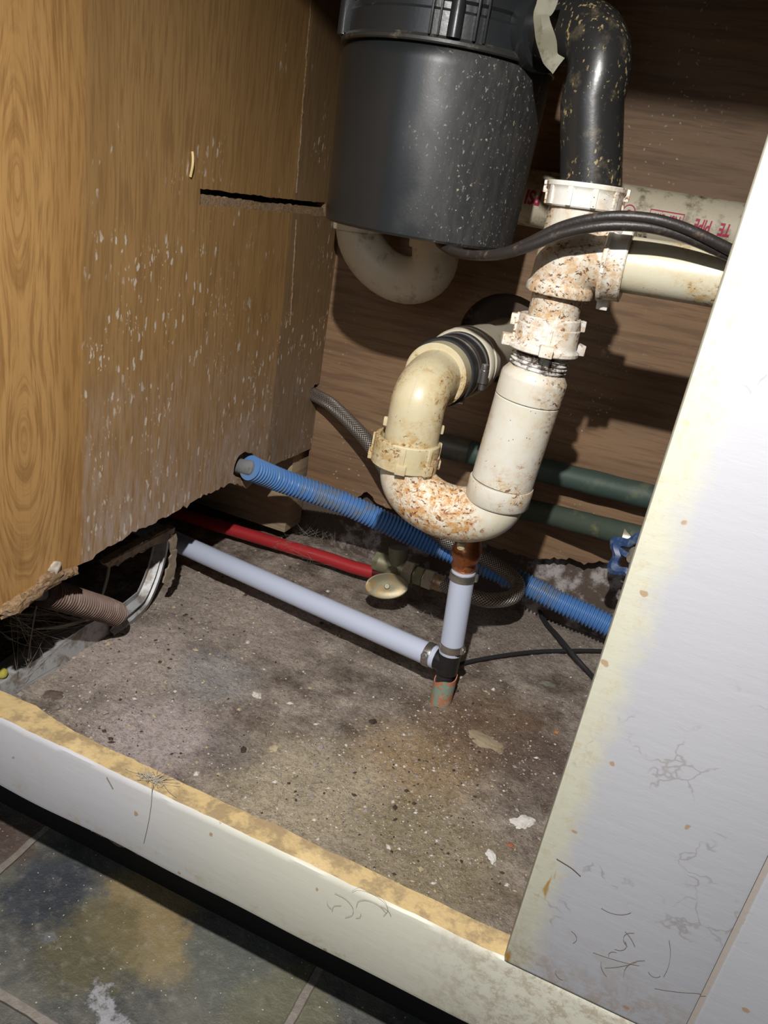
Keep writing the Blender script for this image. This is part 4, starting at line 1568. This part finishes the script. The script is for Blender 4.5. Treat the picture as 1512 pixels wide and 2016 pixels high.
# rusty flexible conduit
fc = [P(92, 1168, x=-0.432), P(130, 1178, x=-0.434), P(170, 1190, x=-0.436), P(205, 1200, x=-0.439), P(228, 1209, x=-0.441)]
tag(link('flexible_conduit', corr(fc, 0.0128, 0.0040, 0.0030), RUST), 'rusty brown ribbed metal conduit poking out below rotted panel edge', 'conduit')
bm = bmesh.new()
sweep(bm, [P(60, 1168, x=-0.438), P(88, 1169, x=-0.434)], 0.006, 14)
tag(link('conduit_wire', bm, mat_dirty('grey_wire', (0.2, 0.2, 0.2), None, rough=0.6)), 'short grey wire end inside mouth of the rusty conduit', 'wire')

# torn board scraps hanging at the panel edge
def slabpoly(name, pts, nrm, thick, mat, seed, label, cat, amp=0.0010, step=0.004):
    pts = [Vector(p) for p in pts]
    rr = random.Random(seed)
    o2 = []
    for i in range(len(pts)):
        a, b = pts[i], pts[(i + 1) % len(pts)]
        k = max(1, int((b - a).length / step))
        for j in range(k):
            q = a.lerp(b, j / k)
            if j:
                q = q + Vector((rr.gauss(0, amp * 0.5), rr.gauss(0, amp), rr.gauss(0, amp)))
            o2.append(q)
    bm = bmesh.new()
    f_ = [bm.verts.new(q) for q in o2]
    b_ = [bm.verts.new(q + Vector(nrm) * thick) for q in o2]
    for tri in tessellate_polygon([o2]):
        bm.faces.new([f_[i] for i in tri])
        bm.faces.new([b_[i] for i in reversed(tri)])
    n_ = len(f_)
    for i in range(n_):
        bm.faces.new((f_[i], f_[(i + 1) % n_], b_[(i + 1) % n_], b_[i]))
    o = link(name, bm, mat)
    return tag(o, label, cat)


slabpoly('board_scrap', [P(336, 1052, x=-0.435), P(347, 1050, x=-0.435), P(348, 1095, x=-0.437), P(344, 1130, x=-0.438), P(332, 1150, x=-0.438), P(322, 1148, x=-0.438), P(333, 1118, x=-0.438), P(337, 1085, x=-0.436)], (-1, 0, 0), 0.002, PAPER, 31,
         'torn tan board strip hanging by end of long white tube', 'scrap')
slabpoly('ledger_strip', [P(205, 1110, x=-0.445), P(262, 1078, x=-0.445), P(330, 1040, x=-0.445), P(345, 1038, x=-0.445), P(342, 1062, x=-0.447), P(300, 1075, x=-0.447), P(262, 1098, x=-0.447), P(215, 1118, x=-0.447)], (-1, 0, 0.1), 0.008, PAPER, 32,
         'ragged tan board strip just beneath the rotted panel edge', 'board')
# rotted chunks of particleboard at the front corner
rr = random.Random(12)
for i, (u, v, s, lb) in enumerate(((95, 1143, 0.010, 'largest orange lump of rotten board on panel corner'), (60, 1172, 0.009, 'crumbling orange board lump at lower left panel edge'), (135, 1128, 0.007, 'pale rotten board lump beneath white blob on panel'),
                                   (28, 1192, 0.010, 'rotten board lump nearest left picture edge'), (108, 1118, 0.006, 'round white fluffy blob stuck to rotted panel edge'))):
    c = P(u, v, x=LEFT + 0.001)
    bm = bmesh.new()
    bmesh.ops.create_icosphere(bm, subdivisions=3, radius=1)
    for q in bm.verts:
        k = 1 + 0.45 * noise.noise(q.co * 1.7 + Vector((i * 5, 0, 0))) + (0.25 * noise.noise(q.co * 6) if i != 4 else 0.05 * noise.noise(q.co * 8))
        q.co = c + Vector((q.co.x * s * 0.55, q.co.y * s * (1.5 if i != 4 else 1), q.co.z * s * (0.7 if i != 4 else 1))) * k
    tag(link('board_crumb' if i != 4 else 'mould_blob', bm, CORE if i != 4 else mat_dirty('mould', (0.5, 0.44, 0.36), (0.4, 0.3, 0.2), 0.4, 200, 0.9), sharp=25 if i != 4 else 180), lb, 'crumb' if i != 4 else 'blob')

# stud and block behind the panel's rear gap
bm = bmesh.new()
box(bm, I4, (-0.60, 0.842, 0.022), (-0.418, 0.888, 0.155), bev=0.002)
tag(link('wood_block', bm, mat_wood('stud_wood', (0.50, 0.39, 0.25), (0.28, 0.19, 0.11), 'x', 150, 300, yc=0.0, cath=False, grey=0.3)), 'rough tan wood block in gap beneath the blue hose, near back corner', 'wood block')
# yellow foam bit far left
c = P(4, 1325, x=-0.47)
bm = bmesh.new()
bmesh.ops.create_icosphere(bm, subdivisions=3, radius=0.0045)
for q in bm.verts:
    q.co = c + q.co * (1 + 0.3 * noise.noise(q.co * 200))
tag(link('foam_bit', bm, mat_dirty('yellow_foam', (0.42, 0.38, 0.06), None, rough=0.8)), 'small yellow foam bit at far left end of metal track', 'foam')

# cobwebs
rr = random.Random(5)
bm = bmesh.new()


def strand(p0, p1, sag, r, n=8):
    pts = []
    side = Vector((rr.uniform(-1, 1), rr.uniform(-1, 1), -1)) * sag
    for k in range(n + 1):
        t = k / n
        pts.append(p0.lerp(p1, t) + side * math.sin(PI * t))
    sweep(bm, pts, lambda s: r, 4, caps=False)


anch = [P(20, 1215, x=-0.44), P(65, 1190, x=-0.45), P(70, 1260, x=-0.46), P(30, 1290, x=-0.46), P(110, 1270, x=-0.46), P(160, 1225, x=-0.46), P(180, 1217, x=-0.465), P(55, 1320, x=-0.455), P(15, 1250, x=-0.44), P(90, 1210, x=-0.46), P(120, 1240, x=-0.47), P(45, 1230, x=-0.45)]
for k in range(60):
    a, b = rr.sample(anch, 2)
    jit = lambda: Vector((rr.gauss(0, .004), rr.gauss(0, .008), rr.gauss(0, .006)))
    strand(a + jit(), b + jit(), rr.uniform(0, 0.008), rr.choice((0.00006, 0.00009, 0.00014)))
for k in range(5):
    strand(P(218, 1095, x=-0.45) + Vector((0, rr.gauss(0, .001), 0)), P(202, 1172, x=-0.465) + Vector((0, rr.gauss(0, .001), 0)), 0.002, 0.0005)
for k in range(4):
    strand(P(70, 1238, x=-0.452), P(180, 1216, x=-0.465) + Vector((0, 0, rr.gauss(0, .001))), 0.003, 0.0006)
strand(P(72, 1192, x=-0.448), P(55, 1300, x=-0.455), 0.002, 0.0007)
tag(link('cobweb', bm, WEB), 'dusty grey cobwebs strung across dark hole under rotted panel', 'cobweb', kind='stuff')

bm = bmesh.new()
anch = [P(560, 1000, y=0.86), P(610, 1055, y=0.86), P(640, 1045, y=0.87), P(600, 1100, z=0.02), P(655, 1095, z=0.02), P(580, 1060, z=0.03), P(700, 1110, z=0.02), P(560, 1075, z=0.025), P(640, 1020, y=0.875)]
for k in range(45):
    a, b = rr.sample(anch, 2)
    jit = lambda: Vector((rr.gauss(0, .012), rr.gauss(0, .005), rr.gauss(0, .004)))
    strand(a + jit(), b + jit(), rr.uniform(0, 0.006), rr.choice((0.00006, 0.00009, 0.00014)))
for k in range(35):
    a = P(rr.uniform(760, 880), rr.uniform(1205, 1240), z=0.006)
    b = a + Vector((rr.gauss(0, .02), rr.gauss(0, .012), rr.uniform(0, .008)))
    strand(a, b, 0.004, 0.0001)
tag(link('cobweb', bm, WEB), 'fine grey cobweb strands around red pipe and under the oval-handled valve', 'cobweb', kind='stuff')

# ------------------------------------------------------------------ debris on the slab
def fh(x, y):
    h = 0.004 * noise.noise(Vector((x * 9, y * 9, 1))) + 0.0022 * noise.noise(Vector((x * 40, y * 40, 2))) + 0.0024 * noise.noise(Vector((x * 110, y * 110, 4)))
    rid = math.exp(-((x + 0.40) / 0.035) ** 2) * 0.005 * (0.6 + noise.noise(Vector((x * 60, y * 60, 7))))
    return -0.002 + h + max(0, rid)


CR = []
for nm, col in (('white', (0.62, 0.58, 0.52)), ('tan', (0.44, 0.36, 0.24)), ('grey', (0.32, 0.28, 0.25)), ('dark', (0.05, 0.035, 0.025)), ('mauve', (0.32, 0.25, 0.25))):
    n_ = NT('crumb_' + nm, 0.8)
    n_.base(col)
    CR.append(n_.m)
bm = bmesh.new()
rr = random.Random(77)
dens = [(820, 1500, 130, 90, 900), (560, 1560, 170, 80, 900), (960, 1450, 130, 120, 500), (300, 1250, 190, 90, 700), (480, 1180, 160, 60, 260), (850, 1680, 120, 80, 500), (1020, 1250, 90, 60, 200), (700, 1330, 250, 150, 700), (220, 1400, 120, 50, 300)]
for (u, v, su, sv, cnt) in dens:
    for _ in range(int(cnt * 1.5)):
        q = P(rr.gauss(u, su), rr.gauss(v, sv), z=0)
        if not (0.345 < q.y < 0.885 and -0.47 < q.x < 0.2):
            continue
        s = min(0.0034, 0.0004 + rr.expovariate(1 / 0.00042))
        if q.x < -0.33:
            s *= 1.4
        zc_ = fh(q.x, q.y) + s * 0.2
        mi = rr.choices(range(5), (1.6, 3, 5, 1.5, 2.5 if u < 600 else 0.3))[0]
        vv = []
        e = Matrix.Rotation(rr.uniform(0, 6), 3, 'Z')
        sx_, sy_, sz_ = s * rr.uniform(.7, 1.4), s * rr.uniform(.5, 1.1), s * rr.uniform(.4, .9)
        for (x, y, z) in ((1, 0, 0), (-1, 0, 0), (0, 1, 0), (0, -1, 0), (0, 0, 1), (0, 0, -1)):
            w_ = e @ Vector((x * sx_ * rr.uniform(.7, 1.2), y * sy_ * rr.uniform(.7, 1.2), z * sz_))
            vv.append(bm.verts.new(Vector((q.x, q.y, zc_)) + w_))
        for (a, b, c) in ((0, 2, 4), (2, 1, 4), (1, 3, 4), (3, 0, 4), (2, 0, 5), (1, 2, 5), (3, 1, 5), (0, 3, 5)):
            f = bm.faces.new((vv[a], vv[b], vv[c]))
            f.material_index = mi
tag(link('debris_grit', bm, CR, sharp=10), 'loose crumbs and grit scattered over the dirty slab', 'grit', kind='stuff')


def lump(name, u, v, sx_, sy_, sz_, rot, mat, label, cat, seed, rough_=0.35, z=None):
    q = P(u, v, z=0)
    q.z = fh(q.x, q.y) if z is None else z
    bm = bmesh.new()
    bmesh.ops.create_icosphere(bm, subdivisions=4, radius=1)
    E_ = Matrix.Rotation(rot, 3, 'Z')
    for p_ in bm.verts:
        k = 1 + rough_ * noise.noise(p_.co * 1.6 + Vector((seed, 0, 0))) + rough_ * 0.5 * noise.noise(p_.co * 5 + Vector((seed, 0, 0)))
        p_.co = q + E_ @ Vector((p_.co.x * sx_ * k, p_.co.y * sy_ * k, p_.co.z * sz_ * k))
    return tag(link(name, bm, mat, sharp=50), label, cat)


WHT = mat_dirty('white_plaster', (0.72, 0.70, 0.66), (0.4, 0.35, 0.28), 0.4, 120, 0.8, bump=0.8)
TANP = mat_dirty('tan_plaster', (0.36, 0.29, 0.19), (0.24, 0.18, 0.11), 0.4, 90, 0.9, bump=0.6)
lump('plaster_smear', 955, 1456, 0.020, 0.009, 0.0022, -0.25, TANP, 'flat tan plaster patch on the slab right of copper stub', 'plaster', 1)
lump('plaster_flake', 968, 1683, 0.0065, 0.0038, 0.0014, -1.0, WHT, 'oval white flake on slab closest to bottom rail', 'flake', 2)
lump('plaster_flake', 1030, 1615, 0.0110, 0.0060, 0.0010, 0.9, WHT, 'powdery white patch on slab beside foot of white stile', 'flake', 3, 0.6)
lump('stone_chip', 1078, 1346, 0.009, 0.005, 0.0028, 0.2, mat_dirty('chip_grey', (0.17, 0.16, 0.13), None, rough=0.7), 'grey stone chip on dark slab near white stile, right of copper stub', 'stone', 4)
lump('stone_chip', 106, 1368, 0.010, 0.008, 0.003, 0.2, mat_dirty('chip_brown', (0.14, 0.10, 0.075), None, rough=0.8), 'flat brown stone by the near end of metal track', 'stone', 6)
lump('brick_chip', 1005, 1662, 0.0032, 0.0022, 0.0014, 0.4, mat_dirty('brick_red', (0.34, 0.11, 0.06), None, rough=0.8), 'tiny orange-red chip on slab next to white flakes', 'chip', 8)
lump('brick_chip', 1098, 1437, 0.0035, 0.0022, 0.0018, 0.9, mat_dirty('brick_orange', (0.45, 0.20, 0.07), None, rough=0.8), 'orange chip on dark slab at edge of white stile', 'chip', 9)
for i, (u, v, s, lb) in enumerate(((505, 1365, 0.005, 'cream pebble on the slab in front of long white tube'), (735, 1415, 0.004, 'dark pebble in brown dirt left of copper stub'), (480, 1475, 0.0035, 'small dark pebble near the middle of the slab'), (632, 1468, 0.004, 'brown pebble at slab centre beside a cream crumb'), (540, 1470, 0.005, 'cream crumb at slab centre beside brown pebbles'))):
    lump('pebble', u, v, s, s * 0.8, s * 0.6, i, CR[(0, 3, 3, 2, 1)[i]], lb, 'pebble', 20 + i)

# splinter on the panel, hair and fluff on the rail
sp = [P(379, 299, x=LEFT + 0.001), P(380, 312, x=LEFT + 0.0025), P(379, 328, x=LEFT + 0.003), P(375, 348, x=LEFT + 0.001)]
bm = bmesh.new()
sweep(bm, crom(sp, 5), 0.0011, 8)
tag(link('wood_splinter', bm, mat_dirty('pale_splinter', (0.72, 0.56, 0.28), None, rough=0.6)), 'pale wood splinter stuck on the oak panel left of slot', 'splinter')
bm = bmesh.new()
rr = random.Random(9)
yf = FRONT - 0.0006


def hair(pts, r=0.00016):
    sweep(bm, crom(pts, 6), r, 5)


hair([P(300, 1535, y=yf), P(298, 1580, y=yf), P(292, 1620, y=yf), P(283, 1660, y=yf)], 0.00016)
hair([P(210, 1530, y=yf), P(222, 1552, y=yf)], 0.0003)
for k in range(7):
    c = P(rr.uniform(640, 760), rr.uniform(1760, 1850), y=yf)
    R0, a0_ = rr.uniform(.004, .012), rr.uniform(0, 6)
    hair([c + Vector((R0 * math.cos(a0_ + t * .7), -0.0004, R0 * math.sin(a0_ + t * .7) * .8)) for t in range(rr.randint(3, 6))], 0.00008)
yg = FRONT - 0.0014
for k in range(16):
    c = P(rr.gauss(1230, 60), rr.gauss(1880, 50), y=yg)
    R0, a0_ = rr.uniform(.004, .020), rr.uniform(0, 6)
    cv = rr.uniform(-0.5, 0.5)
    pts = []
    hd_, q = a0_, c.copy()
    for t in range(6):
        q = q + Vector((math.cos(hd_), 0, math.sin(hd_))) * R0 / 4
        hd_ += cv
        if q.z < ZS + 0.003:
            break
        pts.append(q.copy())
    if len(pts) > 2:
        hair(pts, 0.00009)
hair([P(1096, 1690, y=yg), P(1125, 1708, y=yg), P(1143, 1724, y=yg)], 0.0002)
tag(link('hair_tangle', bm, HAIR), 'dark hairs stuck on painted rail and foot of white stile', 'hair', kind='stuff')
bm = bmesh.new()
for k in range(60):
    c = P(rr.gauss(300, 12), rr.gauss(1520, 8), y=0.318)
    c.z = ZS + 0.001 + rr.uniform(0, .002)
    strand(c, c + Vector((rr.gauss(0, .006), rr.gauss(0, .004), rr.uniform(0, .002))), 0.001, 0.00015, 4)
tag(link('lint', bm, WEB), 'small tuft of lint on bare wood edge of the bottom rail', 'lint', kind='stuff')
